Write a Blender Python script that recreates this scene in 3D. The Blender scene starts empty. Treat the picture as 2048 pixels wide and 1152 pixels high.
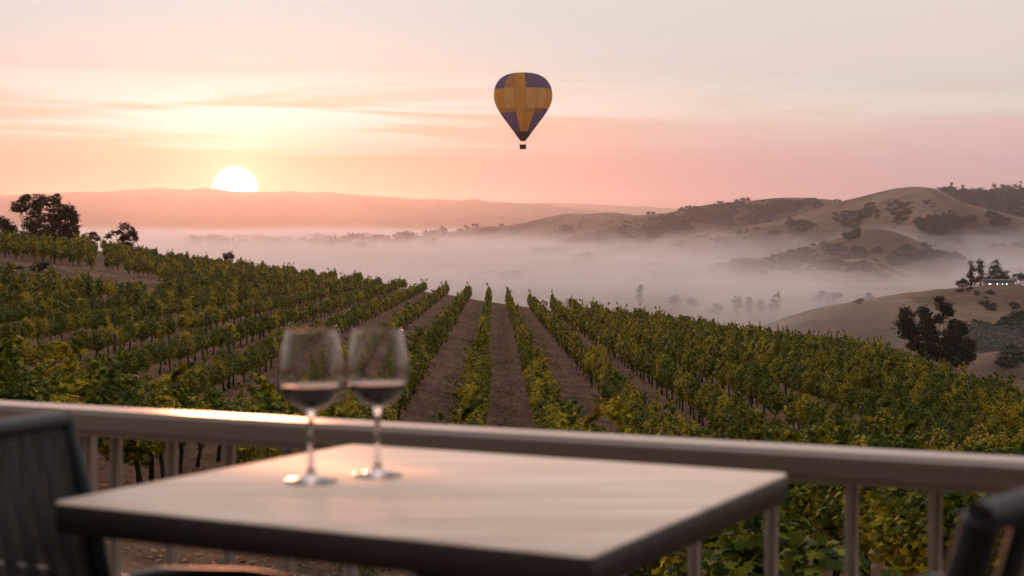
import bpy, math, random
import numpy as np

F = 3000.0          # focal length in photo pixels (photo is 2048 wide)
CX, HY = 1024.0, 450.0
CZ = 1.10           # camera height above the deck
random.seed(7)
RNG = np.random.RandomState(7)
scene = bpy.context.scene
ROOT = scene.collection

# ------------------------------------------------------------------ helpers
def link(o):
    ROOT.objects.link(o)
    return o

def tag(o, label=None, cat=None, group=None, kind=None):
    if label: o['label'] = label
    if cat: o['category'] = cat
    if group: o['group'] = group
    if kind: o['kind'] = kind
    return o

def empty(name, loc, rz=0.0):
    o = bpy.data.objects.new(name, None)
    o.empty_display_size = 0.2
    o.location = loc
    o.rotation_euler = (0, 0, rz)
    return link(o)

def np_mesh(name, verts, faces, mats=(), smooth=False, mat_idx=None):
    """faces: (n,k) int array, or a list of such arrays with different k"""
    if not isinstance(faces, list): faces = [faces]
    faces = [np.asarray(f, dtype=np.int32) for f in faces if len(f)]
    me = bpy.data.meshes.new(name)
    verts = np.asarray(verts, dtype=np.float32)
    me.vertices.add(len(verts))
    me.vertices.foreach_set('co', verts.ravel())
    nl = sum(f.size for f in faces); nf = sum(len(f) for f in faces)
    me.loops.add(nl)
    me.loops.foreach_set('vertex_index', np.concatenate([f.ravel() for f in faces]))
    me.polygons.add(nf)
    tot = np.concatenate([np.full(len(f), f.shape[1], dtype=np.int32) for f in faces])
    st = np.zeros(nf, dtype=np.int32); st[1:] = np.cumsum(tot)[:-1]
    me.polygons.foreach_set('loop_start', st)
    me.polygons.foreach_set('loop_total', tot)
    if mat_idx is not None: me.polygons.foreach_set('material_index', np.asarray(mat_idx, dtype=np.int32))
    if smooth: me.polygons.foreach_set('use_smooth', np.ones(nf, dtype=bool))
    for m in mats: me.materials.append(m)
    me.update(calc_edges=True)
    me.validate()
    return me

def mobj(name, me, parent=None, loc=None):
    o = bpy.data.objects.new(name, me)
    link(o)
    if parent is not None: o.parent = parent
    if loc is not None: o.location = loc
    return o

class MB:
    """collects simple pieces into one mesh"""
    def __init__(s): s.v = []; s.f = {}; s.n = 0
    def add(s, v, faces):
        v = np.asarray(v, float)
        for f in faces:
            s.f.setdefault(len(f), []).append([i + s.n for i in f])
        s.v.append(v); s.n += len(v)
        return s
    def box(s, c, d, rz=0.0, bevel=0.0, tilt=None):
        x, y, z = [k / 2 for k in d]; b = min(bevel, x * .9, y * .9, z * .9)
        if b <= 0:
            v = [(i * x, j * y, k * z) for i in (-1, 1) for j in (-1, 1) for k in (-1, 1)]
            f = [(0, 1, 3, 2), (4, 6, 7, 5), (0, 4, 5, 1), (2, 3, 7, 6), (0, 2, 6, 4), (1, 5, 7, 3)]
        else:
            v = []; 
            for i in (-1, 1):
                for j in (-1, 1):
                    for k in (-1, 1):
                        v += [(i * x, j * (y - b), k * (z - b)), (i * (x - b), j * y, k * (z - b)), (i * (x - b), j * (y - b), k * z)]
            def I(i, j, k, a): return ((i > 0) * 4 + (j > 0) * 2 + (k > 0)) * 3 + a
            f = []
            for s_ in (-1, 1):
                f.append(tuple(I(s_, j, k, 0) for j, k in ((-1, -1), (1, -1), (1, 1), (-1, 1))))
                f.append(tuple(I(i, s_, k, 1) for i, k in ((-1, -1), (1, -1), (1, 1), (-1, 1))))
                f.append(tuple(I(i, j, s_, 2) for i, j in ((-1, -1), (1, -1), (1, 1), (-1, 1))))
            for i in (-1, 1):
                for j in (-1, 1):
                    f.append((I(i, j, -1, 0), I(i, j, -1, 1), I(i, j, 1, 1), I(i, j, 1, 0)))
                    f.append((I(i, -1, j, 0), I(i, -1, j, 2), I(i, 1, j, 2), I(i, 1, j, 0)))
                    f.append((I(-1, i, j, 1), I(-1, i, j, 2), I(1, i, j, 2), I(1, i, j, 1)))
                    for k in (-1, 1): f.append((I(i, j, k, 0), I(i, j, k, 1), I(i, j, k, 2)))
        v = np.array(v, float)
        if tilt is not None: v = v @ np.asarray(tilt).T
        c_, s_ = math.cos(rz), math.sin(rz)
        v = v @ np.array([[c_, s_, 0], [-s_, c_, 0], [0, 0, 1]])
        return s.add(v + np.array(c, float), f)
    def tube(s, pts, r, n=10, cap=True, flat=1.0):
        pts = np.array(pts, float); m = len(pts)
        r = np.broadcast_to(np.asarray(r, float), (m,))
        V = []
        up = None
        for i in range(m):
            t = pts[min(i + 1, m - 1)] - pts[max(i - 1, 0)]
            t /= (np.linalg.norm(t) + 1e-9)
            if up is None:
                up = np.array([0, 0, 1.0]) if abs(t[2]) < .9 else np.array([1.0, 0, 0])
            a = np.cross(t, up); a /= (np.linalg.norm(a) + 1e-9)
            b = np.cross(a, t); up = b
            for k in range(n):
                q = 2 * math.pi * k / n
                V.append(pts[i] + r[i] * (math.cos(q) * a + flat * math.sin(q) * b))
        f = []
        for i in range(m - 1):
            for k in range(n):
                k2 = (k + 1) % n
                f.append((i * n + k, i * n + k2, (i + 1) * n + k2, (i + 1) * n + k))
        if cap:
            f.append(tuple(range(n))[::-1]); f.append(tuple((m - 1) * n + k for k in range(n)))
        return s.add(V, f)
    def lathe(s, prof, n=48, c=(0, 0, 0), closed=False):
        V = []; m = len(prof)
        for r, z in prof:
            for k in range(n):
                q = 2 * math.pi * k / n
                V.append((c[0] + max(r, 1e-5) * math.cos(q), c[1] + max(r, 1e-5) * math.sin(q), c[2] + z))
        f = []
        for i in range(m if closed else m - 1):
            i2 = (i + 1) % m
            for k in range(n):
                k2 = (k + 1) % n
                f.append((i * n + k, i * n + k2, i2 * n + k2, i2 * n + k))
        if not closed:
            f.append(tuple(range(n))[::-1]); f.append(tuple((m - 1) * n + k for k in range(n)))
        return s.add(V, f)
    def build(s, name, mat, parent=None, smooth=False, loc=None):
        me = np_mesh(name, np.concatenate(s.v), [np.array(x) for x in s.f.values()], [mat])
        if smooth:
            me.polygons.foreach_set('use_smooth', np.ones(len(me.polygons), dtype=bool))
            try: me.set_sharp_from_angle(angle=math.radians(40))
            except Exception: pass
        return mobj(name, me, parent, loc)

# numpy value noise --------------------------------------------------------
def _hash(ix, iy, seed):
    h = (ix.astype(np.int64) * 374761393 + iy.astype(np.int64) * 668265263 + seed * 1442695041) & 0xffffffff
    h = ((h ^ (h >> 13)) * 1274126177) & 0xffffffff
    return ((h ^ (h >> 16)) & 0xffffff) / float(0xffffff)
def vnoise(x, y, seed=0):
    x = np.asarray(x, float); y = np.asarray(y, float)
    ix = np.floor(x); iy = np.floor(y); fx = x - ix; fy = y - iy
    fx = fx * fx * fx * (fx * (fx * 6 - 15) + 10); fy = fy * fy * fy * (fy * (fy * 6 - 15) + 10)
    a = _hash(ix, iy, seed); b = _hash(ix + 1, iy, seed); c = _hash(ix, iy + 1, seed); d = _hash(ix + 1, iy + 1, seed)
    return (a * (1 - fx) + b * fx) * (1 - fy) + (c * (1 - fx) + d * fx) * fy
def fbm(x, y, octv=4, seed=0):
    s = 0; a = 1; t = 0
    for o in range(octv):
        s = s + a * (vnoise(x * 2 ** o + 17.3 * o, y * 2 ** o - 9.1 * o, seed + o) * 2 - 1); t += a; a *= .5
    return s / t
def sstep(a, b, x):
    t = np.clip((np.asarray(x, float) - a) / (b - a), 0, 1); return t * t * (3 - 2 * t)

# ------------------------------------------------------------------ materials
def new_mat(name):
    m = bpy.data.materials.new(name); m.use_nodes = True
    nt = m.node_tree; nt.nodes.clear()
    return m, nt, nt.nodes, nt.links
def N(nt, typ, **kw):
    n = nt.nodes.new(typ)
    for k, v in kw.items():
        if k.startswith('_'): setattr(n, k[1:], v)
        else: n.inputs[k.replace('0x', '')].default_value = v
    return n
def ramp(nt, stops, interp='LINEAR'):
    n = nt.nodes.new('ShaderNodeValToRGB'); cr = n.color_ramp; cr.interpolation = interp
    while len(cr.elements) > 1: cr.elements.remove(cr.elements[-1])
    cr.elements[0].position = stops[0][0]; cr.elements[0].color = (*stops[0][1], 1)
    for p, c in stops[1:]:
        e = cr.elements.new(p); e.color = (*c, 1)
    return n
def math_n(nt, op, a, b=None, c=None, clamp=False):
    n = nt.nodes.new('ShaderNodeMath'); n.operation = op; n.use_clamp = clamp
    for i, v in enumerate((a, b, c)):
        if v is None: continue
        if isinstance(v, (int, float)): n.inputs[i].default_value = v
        else: nt.links.new(v, n.inputs[i])
    return n.outputs[0]
def mixc(nt, fac, a, b, blend='MIX'):
    n = nt.nodes.new('ShaderNodeMix'); n.data_type = 'RGBA'; n.blend_type = blend
    for idx, v in ((0, fac), (6, a), (7, b)):
        if isinstance(v, (int, float)): n.inputs[idx].default_value = v
        elif isinstance(v, tuple): n.inputs[idx].default_value = (*v[:3], 1)
        else: nt.links.new(v, n.inputs[idx])
    return n.outputs[2]
def s2l(c):
    return tuple(((x / 255) / 12.92 if x / 255 <= .04045 else ((x / 255 + .055) / 1.055) ** 2.4) for x in c)

def simple_mat(name, col, rough=.5, metal=0.0, noise=.15, scale=20, bump=.0, spec=.5, coat=0):
    m, nt, nd, lk = new_mat(name)
    o = N(nt, 'ShaderNodeOutputMaterial'); p = N(nt, 'ShaderNodeBsdfPrincipled')
    p.inputs['Roughness'].default_value = rough; p.inputs['Metallic'].default_value = metal
    p.inputs['Specular IOR Level'].default_value = spec
    tc = N(nt, 'ShaderNodeTexCoord'); no = N(nt, 'ShaderNodeTexNoise'); no.inputs['Scale'].default_value = scale; no.inputs['Detail'].default_value = 6
    lk.new(tc.outputs['Object'], no.inputs['Vector'])
    c = mixc(nt, no.outputs['Fac'], tuple(x * (1 - noise) for x in col), tuple(min(1, x * (1 + noise)) for x in col))
    lk.new(c, p.inputs['Base Color'])
    r = math_n(nt, 'MULTIPLY_ADD', no.outputs['Fac'], rough * .3, rough * .85); lk.new(r, p.inputs['Roughness'])
    if bump:
        b = N(nt, 'ShaderNodeBump'); b.inputs['Strength'].default_value = bump; b.inputs['Distance'].default_value = .01
        lk.new(no.outputs['Fac'], b.inputs['Height']); lk.new(b.outputs[0], p.inputs['Normal'])
    if coat: p.inputs['Coat Weight'].default_value = coat; p.inputs['Coat Roughness'].default_value = .2
    lk.new(p.outputs[0], o.inputs[0])
    return m

def leaf_mat(name, dark, mid, yel, red=None, scale=.5, translucent=.35, ymix=.5, contrast=1.0):
    """leaf colours vary leaf by leaf (random per island) and in patches through the vineyard"""
    m, nt, nd, lk = new_mat(name)
    o = N(nt, 'ShaderNodeOutputMaterial')
    g = N(nt, 'ShaderNodeNewGeometry')
    n1 = N(nt, 'ShaderNodeTexNoise'); n1.inputs['Scale'].default_value = scale; n1.inputs['Detail'].default_value = 5
    lk.new(g.outputs['Position'], n1.inputs['Vector'])
    rnd = g.outputs['Random Per Island']
    patch = math_n(nt, 'MULTIPLY_ADD', n1.outputs['Fac'], 3.0 * contrast, -1.5 * contrast + ymix, clamp=True)
    f1 = math_n(nt, 'MULTIPLY_ADD', rnd, .9, -.25); f1 = math_n(nt, 'ADD', f1, patch, clamp=True)
    c = mixc(nt, rnd, dark, mid)
    f2 = math_n(nt, 'POWER', f1, 2.2)
    c = mixc(nt, f2, c, yel)
    if red:
        n2 = N(nt, 'ShaderNodeTexNoise'); n2.inputs['Scale'].default_value = scale * 2.3; n2.inputs['Detail'].default_value = 3
        v = N(nt, 'ShaderNodeVectorMath'); v.operation = 'ADD'; v.inputs[1].default_value = (31, 17, 5)
        lk.new(g.outputs['Position'], v.inputs[0]); lk.new(v.outputs[0], n2.inputs['Vector'])
        rf = math_n(nt, 'MULTIPLY_ADD', n2.outputs['Fac'], 8, -5.2, clamp=True)
        rr = math_n(nt, 'MULTIPLY', rf, math_n(nt, 'GREATER_THAN', rnd, .45))
        c = mixc(nt, rr, c, red)
    d = N(nt, 'ShaderNodeBsdfPrincipled'); d.inputs['Roughness'].default_value = .6; d.inputs['Specular IOR Level'].default_value = .14
    t = N(nt, 'ShaderNodeBsdfTranslucent')
    lk.new(c, d.inputs['Base Color'])
    tc = mixc(nt, 1.0, c, (1.5, 1.45, .7), 'MULTIPLY'); lk.new(tc, t.inputs['Color'])
    ms = N(nt, 'ShaderNodeMixShader'); ms.inputs[0].default_value = translucent
    lk.new(d.outputs[0], ms.inputs[1]); lk.new(t.outputs[0], ms.inputs[2]); lk.new(ms.outputs[0], o.inputs[0])
    return m

def volume_mat(name, color, density, aniso):
    m, nt, nd, lk = new_mat(name)
    o = N(nt, 'ShaderNodeOutputMaterial'); v = N(nt, 'ShaderNodeVolumePrincipled')
    v.inputs['Color'].default_value = (*color, 1); v.inputs['Density'].default_value = density; v.inputs['Anisotropy'].default_value = aniso
    lk.new(v.outputs[0], o.inputs['Volume'])
    return m

M = {}
M['vine_leaf'] = leaf_mat('vine_leaf', (.026, .042, .006), (.125, .16, .016), (.44, .34, .022), (.34, .07, .02), scale=.5, ymix=.16, contrast=1.4, translucent=.28)
M['tree_leaf'] = leaf_mat('tree_leaf', (.018, .022, .010), (.032, .036, .016), (.06, .052, .022), scale=.25, translucent=.15, ymix=.2)
M['oak_leaf'] = leaf_mat('oak_leaf', (.03, .038, .02), (.05, .058, .03), (.09, .08, .04), scale=.02, translucent=.15, ymix=.2)
M['bark'] = simple_mat('bark', (.045, .032, .024), .9, noise=.5, scale=25, bump=.6)
M['post_wood'] = simple_mat('post_wood', (.028, .02, .015), .85, noise=.4, scale=15, bump=.4)
M['rail'] = simple_mat('rail_paint', (.40, .325, .28), .30, noise=.06, scale=8, bump=.03)
M['dark_metal'] = simple_mat('dark_metal', (.012, .015, .019), .42, noise=.2, scale=30, spec=.5)
M['brown_metal'] = simple_mat('brown_metal', (.006, .004, .004), .5, noise=.2, scale=30)
M['pedestal'] = simple_mat('pedestal_metal', (.015, .014, .014), .45, noise=.2, scale=30)
M['basket'] = simple_mat('wicker', (.07, .035, .022), .8, noise=.5, scale=6, bump=.5)
M['steel'] = simple_mat('burner_steel', (.30, .22, .18), .35, metal=.7)
M['house_wall'] = simple_mat('house_wall', (.42, .37, .33), .8, noise=.08, scale=1)
M['house_roof'] = simple_mat('house_roof', (.16, .12, .10), .8, noise=.15, scale=2)
M['window_dark'] = simple_mat('window_glass', (.03, .035, .045), .1)
M['deck'] = simple_mat('deck_boards', (.16, .12, .09), .7, noise=.3, scale=6, bump=.2)

def emis(name, col, s):
    m, nt, nd, lk = new_mat(name); o = N(nt, 'ShaderNodeOutputMaterial'); e = N(nt, 'ShaderNodeEmission')
    e.inputs['Color'].default_value = (*col, 1); e.inputs['Strength'].default_value = s; lk.new(e.outputs[0], o.inputs[0]); return m
M['lamp'] = emis('lamp_light', (.8, .9, 1.0), 3.5)

# ------------------------------------------------------------------ terrain
def P(px, py, Y):
    """photo pixel and forward distance -> world point"""
    return ((px - CX) / F * Y, Y, CZ - (py - HY) / F * Y)

RB = [(0, -3.2), (8, -3.35), (11, -3.6), (15, -4.1), (21, -4.85), (29, -5.9), (40, -6.74), (60, -7.16), (100, -8.0), (150, -9.05), (185, -9.8), (200, -10.3), (215, -11.4), (240, -14.5), (300, -25), (400, -40), (520, -47), (900, -50), (20000, -50)]
_ys = np.arange(0, 1200, 1.0)
_bz = np.interp(_ys, [a for a, b in RB], [b for a, b in RB])
_k = np.hanning(11); _k /= _k.sum()
_bz = np.convolve(np.pad(_bz, 5, mode='edge'), _k, mode='valid')
ROWU = -.012        # rows drift slightly to the left with distance
S = 2.4             # row spacing
X0 = -.65
def row_x(r):
    if r == 0 or r == 1: return X0 + r * S
    if r > 1: return X0 + S + (r - 1) * 2.85
    return -3.2 - (-r - 1) * 2.9
def lane_d(xs):
    """distance from the middle of the lane, 0 .. .5"""
    xs = np.asarray(xs, float)
    ph = np.where(xs > X0 + S, (xs - X0 - S) / 2.85, np.where(xs < -3.2, (xs + 3.2) / 2.9, (xs - X0) / S))
    return np.abs(ph % 1.0 - .5)

def vine_base(X, Y):
    g = np.interp(Y, _ys, _bz)
    Xs = X - ROWU * Y
    left = .118 * np.maximum(-Xs, 0) + .30 * sstep(1, 5, -Xs)
    left = np.where(-Xs > 48, .118 * 48 + .30 + .07 * (-Xs - 48), left)
    right = -(.02 * sstep(20, 60, Y) + .125 * sstep(45, 190, Y)) * np.maximum(Xs, 0) - .34 * np.maximum(X - .245 * Y, 0) * sstep(45, 100, Y)
    lat = left + right
    fade = 1 - sstep(230, 500, Y)
    g = g + lat * (.35 + .65 * fade) * np.where(Y > 520, np.clip(1 - (Y - 520) / 400, 0, 1), 1)
    g = np.maximum(g, -62)
    # knoll at the far left with its own block of vines
    e = (X / Y * F + CX)     # bearing
    kb = (1 - sstep(-9, 1, X + 27.5 + .24 * (Y - 118))) * sstep(113, 124, Y) * (1 - sstep(230, 330, Y))
    return g + .55 * kb + .05 * fbm(X * .35, Y * .35, 3, 5) * sstep(3, 10, Y)

HILLS = [
 # name, distance, front width, back width, erosion amplitude, ridge polyline
 ('far', 12500, 4200, 3000, 90, [(-1200, 415), (-500, 402), (-200, 396), (0, 388), (60, 388), (120, 386), (200, 383), (245, 382), (300, 376), (340, 376), (380, 378), (420, 378), (470, 383), (520, 384), (580, 384), (640, 383), (700, 388), (760, 391), (808, 395), (882, 398), (960, 401), (1000, 404), (1056, 407), (1120, 414), (1200, 424), (1300, 440), (1500, 452)]),
 ('farther', 15500, 3000, 3000, 60, [(700, 420), (950, 410), (1056, 406), (1134, 405), (1221, 411), (1329, 415), (1500, 421), (1700, 430), (2200, 440), (3000, 445)]),
 ('mid', 3700, 900, 900, 26, [(560, 500), (680, 489), (787, 478), (850, 471), (908, 464), (960, 452), (1004, 452), (1047, 446), (1090, 435), (1134, 427), (1177, 428), (1221, 424), (1277, 431), (1325, 428), (1400, 424), (1500, 440), (1600, 470)]),
 ('ridge', 3000, 800, 700, 30, [(1000, 520), (1130, 482), (1220, 452), (1300, 433), (1348, 423), (1413, 409), (1491, 403), (1530, 398), (1556, 395.5), (1617, 395), (1678, 401), (1740, 412), (1900, 440), (2100, 470)]),
 ('main', 2300, 560, 600, 22, [(1130, 512), (1230, 498), (1308, 489), (1348, 479), (1400, 470), (1478, 456), (1556, 441), (1626, 421.6), (1678, 404), (1739, 389), (1782, 378), (1825, 372.6), (1869, 376), (1900, 391), (1925, 406), (1999, 424), (2048, 438), (2200, 462), (2500, 490)]),
 ('back', 2900, 500, 500, 12, [(1700, 440), (1800, 392), (1890, 378), (1955, 382), (2010, 381), (2048, 380), (2200, 372), (2500, 380), (3000, 400)]),
 ('spur', 1650, 330, 300, 10, [(1300, 560), (1380, 542), (1435, 528), (1535, 515), (1617, 495), (1678, 476), (1726, 458.5), (1765, 457), (1825, 476), (1869, 500), (1925, 517), (1999, 532), (2100, 550), (2200, 560)]),
 ('spur_low', 1450, 240, 220, 6, [(1520, 545), (1600, 526), (1673, 515), (1739, 519), (1808, 541), (1870, 556), (1950, 575)]),
 ('spur_right', 1900, 300, 300, 10, [(1880, 520), (1960, 497), (2048, 478), (2150, 460), (2400, 470)]),
 ('near', 660, 230, 160, 5, [(1400, 700), (1500, 662), (1560, 640), (1620, 620), (1670, 609), (1721, 602), (1782, 591), (1869, 580), (1956, 572), (2048, 571), (2200, 566), (2500, 560)]),
 ('low_near', 430, 90, 80, 3, [(1840, 760), (1900, 730), (1951, 712), (1990, 704), (2048, 702), (2150, 706), (2400, 700)]),
]
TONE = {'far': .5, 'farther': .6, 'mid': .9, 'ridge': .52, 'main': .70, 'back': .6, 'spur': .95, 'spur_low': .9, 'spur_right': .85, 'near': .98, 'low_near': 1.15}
LAST = {}
def terrain(X, Y):
    X = np.asarray(X, float); Y = np.asarray(Y, float)
    v = vine_base(X, Y)
    px = X / np.maximum(Y, .1) * F + CX
    floor = -49 + 3.5 * fbm(X / 260, Y / 260, 3, 11) + 1.0 * fbm(X / 60, Y / 60, 2, 12)
    far = np.array(floor, dtype=float)
    tone0 = np.full(far.shape, .8)
    PX0, X0_, Y0_, far0 = px, X, Y, far
    for k, (nm, D, wf, wb, er, pl) in enumerate(HILLS):
        msk = (PX0 > pl[0][0] - 45) & (PX0 < pl[-1][0] + 405) & (Y0_ > D * .93 - wf) & (Y0_ < D * 1.07 + wb)
        if not msk.any(): continue
        px, X, Y, far = PX0[msk], X0_[msk], Y0_[msk], far0[msk]
        xs = [a for a, b in pl]; ys = [b for a, b in pl]
        ry = np.interp(px, xs, ys)
        # smooth the polyline a little, keep small bumps
        ry = (ry + np.interp(px - 9, xs, ys) + np.interp(px + 9, xs, ys)) / 3
        ry = ry + (2.4 * fbm(px / 34, px * 0 + k, 4, 40 + k) if nm in ('far', 'farther') else .35 * fbm(px / 16, px * 0 + k, 3, 40 + k))
        Dk = D * (1 + .06 * fbm(px / 170, px * 0 + 3 * k, 2, 60 + k))
        inr = sstep(xs[0] - 40, xs[0] + 10, px) * (1 - sstep(xs[-1], xs[-1] + 400, px))
        top = -(ry - HY) / F * Dk
        t = np.where(Y < Dk, (Dk - Y) / wf, (Y - Dk) / wb)
        tt = np.clip(t, 0, 1)
        sh = .5 + .5 * np.cos(math.pi * tt ** .85)
        w = D / 14.0 if D < 5000 else D / 18.0
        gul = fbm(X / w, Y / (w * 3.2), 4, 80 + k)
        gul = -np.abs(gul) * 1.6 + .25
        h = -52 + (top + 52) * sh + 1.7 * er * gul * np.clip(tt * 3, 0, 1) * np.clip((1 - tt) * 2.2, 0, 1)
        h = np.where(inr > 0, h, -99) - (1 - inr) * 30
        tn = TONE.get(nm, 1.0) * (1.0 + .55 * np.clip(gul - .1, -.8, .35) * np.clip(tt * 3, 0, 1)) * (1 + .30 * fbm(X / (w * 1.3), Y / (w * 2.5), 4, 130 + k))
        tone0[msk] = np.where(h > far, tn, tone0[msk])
        far0[msk] = np.maximum(far, h)
    px, X, Y, far = PX0, X0_, Y0_, far0
    LAST['tone'] = tone0
    # the valley starts beyond the vineyard crest
    w = sstep(215, 330, Y)
    return np.where(Y < 215, v, np.maximum(v * (1 - w) + w * np.minimum(v, -44), far * w + (1 - w) * -60)) + CZ

_HP = np.arange(600, 2120, 2.0); _HYs = np.geomspace(60, 5200, 1600)
_g = np.meshgrid(_HP, _HYs, indexing='ij')
_HT = terrain((_g[0] - CX) / F * _g[1], _g[1])
_HA = (_HT - CZ) / _g[1]
def hit(px, py, y0=60, y1=5000):
    """first point of the terrain seen through a photo pixel beyond distance y0"""
    i = int(round((px - 600) / 2.0))
    if i < 0 or i >= len(_HP): return None
    a = -(py - HY) / F
    j0 = int(np.searchsorted(_HYs, y0))
    ok = _HA[i, j0:] >= a
    if not ok.any(): return None
    j = j0 + int(np.argmax(ok)); Y = float(_HYs[j])
    if Y > y1: return None
    X = (px - CX) / F * Y
    return (X, Y, float(_HT[i, j]))

def hill_mat():
    m, nt, nd, lk = new_mat('dry_grass_hills')
    o = N(nt, 'ShaderNodeOutputMaterial'); p = N(nt, 'ShaderNodeBsdfPrincipled'); p.inputs['Roughness'].default_value = .95; p.inputs['Specular IOR Level'].default_value = .1
    g = N(nt, 'ShaderNodeNewGeometry')
    def noise(s, d=6, off=None, r=.6):
        n = N(nt, 'ShaderNodeTexNoise'); n.inputs['Scale'].default_value = s; n.inputs['Detail'].default_value = d; n.inputs['Roughness'].default_value = r
        lk.new(g.outputs['Position'], n.inputs['Vector']); return n.outputs['Fac']
    big = noise(.004); midn = noise(.03, 8); fine = noise(.6, 8, r=.7); vfine = noise(7, 8, r=.75)
    # hills: dry grass
    grass = mixc(nt, math_n(nt, 'MULTIPLY_ADD', big, 5, -2, clamp=True), (.17, .11, .07), (.38, .25, .155))
    grass = mixc(nt, math_n(nt, 'MULTIPLY_ADD', midn, 5, -2.5, clamp=True), grass, (.12, .085, .062))
    grass = mixc(nt, math_n(nt, 'MULTIPLY_ADD', fine, 2.5, -.9, clamp=True), mixc(nt, 1.0, grass, (.75, .75, .75), 'MULTIPLY'), grass)
    # vineyard soil
    soil = mixc(nt, math_n(nt, 'MULTIPLY_ADD', fine, 3, -1, clamp=True), (.22, .115, .068), (.38, .22, .14))
    soil = mixc(nt, math_n(nt, 'MULTIPLY_ADD', vfine, 3, -1.0, clamp=True), mixc(nt, 1.0, soil, (.5, .5, .5), 'MULTIPLY'), soil)
    # cover-crop strip along the middle of each lane
    sx = N(nt, 'ShaderNodeSeparateXYZ'); lk.new(g.outputs['Position'], sx.inputs[0])
    xs = math_n(nt, 'SUBTRACT', sx.outputs['X'], math_n(nt, 'MULTIPLY', sx.outputs['Y'], ROWU))
    def ph_(o_, s_): return math_n(nt, 'FRACT', math_n(nt, 'ADD', math_n(nt, 'DIVIDE', math_n(nt, 'SUBTRACT', xs, o_), s_), 400.0))
    def sel(f_, a_, b_):
        q = nt.nodes.new('ShaderNodeMix'); q.data_type = 'FLOAT'; lk.new(f_, q.inputs[0]); lk.new(a_, q.inputs[2]); lk.new(b_, q.inputs[3]); return q.outputs[0]
    ph = sel(math_n(nt, 'GREATER_THAN', xs, X0 + S), ph_(X0, S), ph_(X0 + S, 2.85))
    ph = sel(math_n(nt, 'LESS_THAN', xs, -3.2), ph, ph_(-3.2, 2.9))
    d = math_n(nt, 'ABSOLUTE', math_n(nt, 'SUBTRACT', ph, .5))
    strip = math_n(nt, 'SUBTRACT', 1.0, math_n(nt, 'MULTIPLY_ADD', d, 5, -.6, clamp=True), clamp=True)
    weed_n = noise(.9, 6, r=.7)
    wf = math_n(nt, 'MULTIPLY', strip, math_n(nt, 'MULTIPLY_ADD', weed_n, 6, -2.6, clamp=True))
    soil = mixc(nt, math_n(nt, 'MULTIPLY', wf, .8), soil, (.075, .066, .028))
    mpt = N(nt, 'ShaderNodeMapping'); mpt.inputs['Scale'].default_value = (3.2, .35, 1); mpt.inputs['Rotation'].default_value = (0, 0, ROWU); lk.new(g.outputs['Position'], mpt.inputs['Vector'])
    tn = N(nt, 'ShaderNodeTexNoise'); tn.inputs['Scale'].default_value = 1.4; tn.inputs['Detail'].default_value = 8; tn.inputs['Roughness'].default_value = .7; lk.new(mpt.outputs[0], tn.inputs['Vector'])
    soil = mixc(nt, math_n(nt, 'MULTIPLY_ADD', tn.outputs['Fac'], 5, -2.2, clamp=True), mixc(nt, 1.0, soil, (.58, .56, .54), 'MULTIPLY'), soil)
    dark_n = noise(.22, 7, r=.65)
    soil = mixc(nt, math_n(nt, 'MULTIPLY_ADD', dark_n, 6, -3.1, clamp=True), soil, mixc(nt, 1.0, soil, (.55, .52, .5), 'MULTIPLY'))
    # wheel ruts, slightly smoother and darker
    rut = math_n(nt, 'ABSOLUTE', math_n(nt, 'SUBTRACT', d, .26))
    rf = math_n(nt, 'SUBTRACT', 1.0, math_n(nt, 'MULTIPLY', rut, 16, clamp=True), clamp=True)
    soil = mixc(nt, math_n(nt, 'MULTIPLY', rf, .30), soil, (.11, .07, .05))
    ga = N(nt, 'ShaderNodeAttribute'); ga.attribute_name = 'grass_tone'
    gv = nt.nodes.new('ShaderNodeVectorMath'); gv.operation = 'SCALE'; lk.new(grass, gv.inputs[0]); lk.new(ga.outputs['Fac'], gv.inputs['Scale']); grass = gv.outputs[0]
    isf = math_n(nt, 'MULTIPLY_ADD', sx.outputs['Y'], 1 / 40., -215 / 40., clamp=True)
    c = mixc(nt, isf, soil, grass)
    lk.new(c, p.inputs['Base Color'])
    b = N(nt, 'ShaderNodeBump'); b.inputs['Strength'].default_value = .7; b.inputs['Distance'].default_value = .08
    lk.new(vfine, b.inputs['Height']); 
    b2 = N(nt, 'ShaderNodeBump'); b2.inputs['Strength'].default_value = .8; b2.inputs['Distance'].default_value = 12.0
    lk.new(midn, b2.inputs['Height']); lk.new(b.outputs[0], b2.inputs['Normal'])
    mixn = N(nt, 'ShaderNodeMix'); mixn.data_type = 'VECTOR'
    lk.new(isf, mixn.inputs[0]); lk.new(b.outputs[0], mixn.inputs[4]); lk.new(b2.outputs[0], mixn.inputs[5]); lk.new(mixn.outputs[1], p.inputs['Normal'])
    lk.new(p.outputs[0], o.inputs[0])
    return m
M['ground'] = hill_mat()

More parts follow.
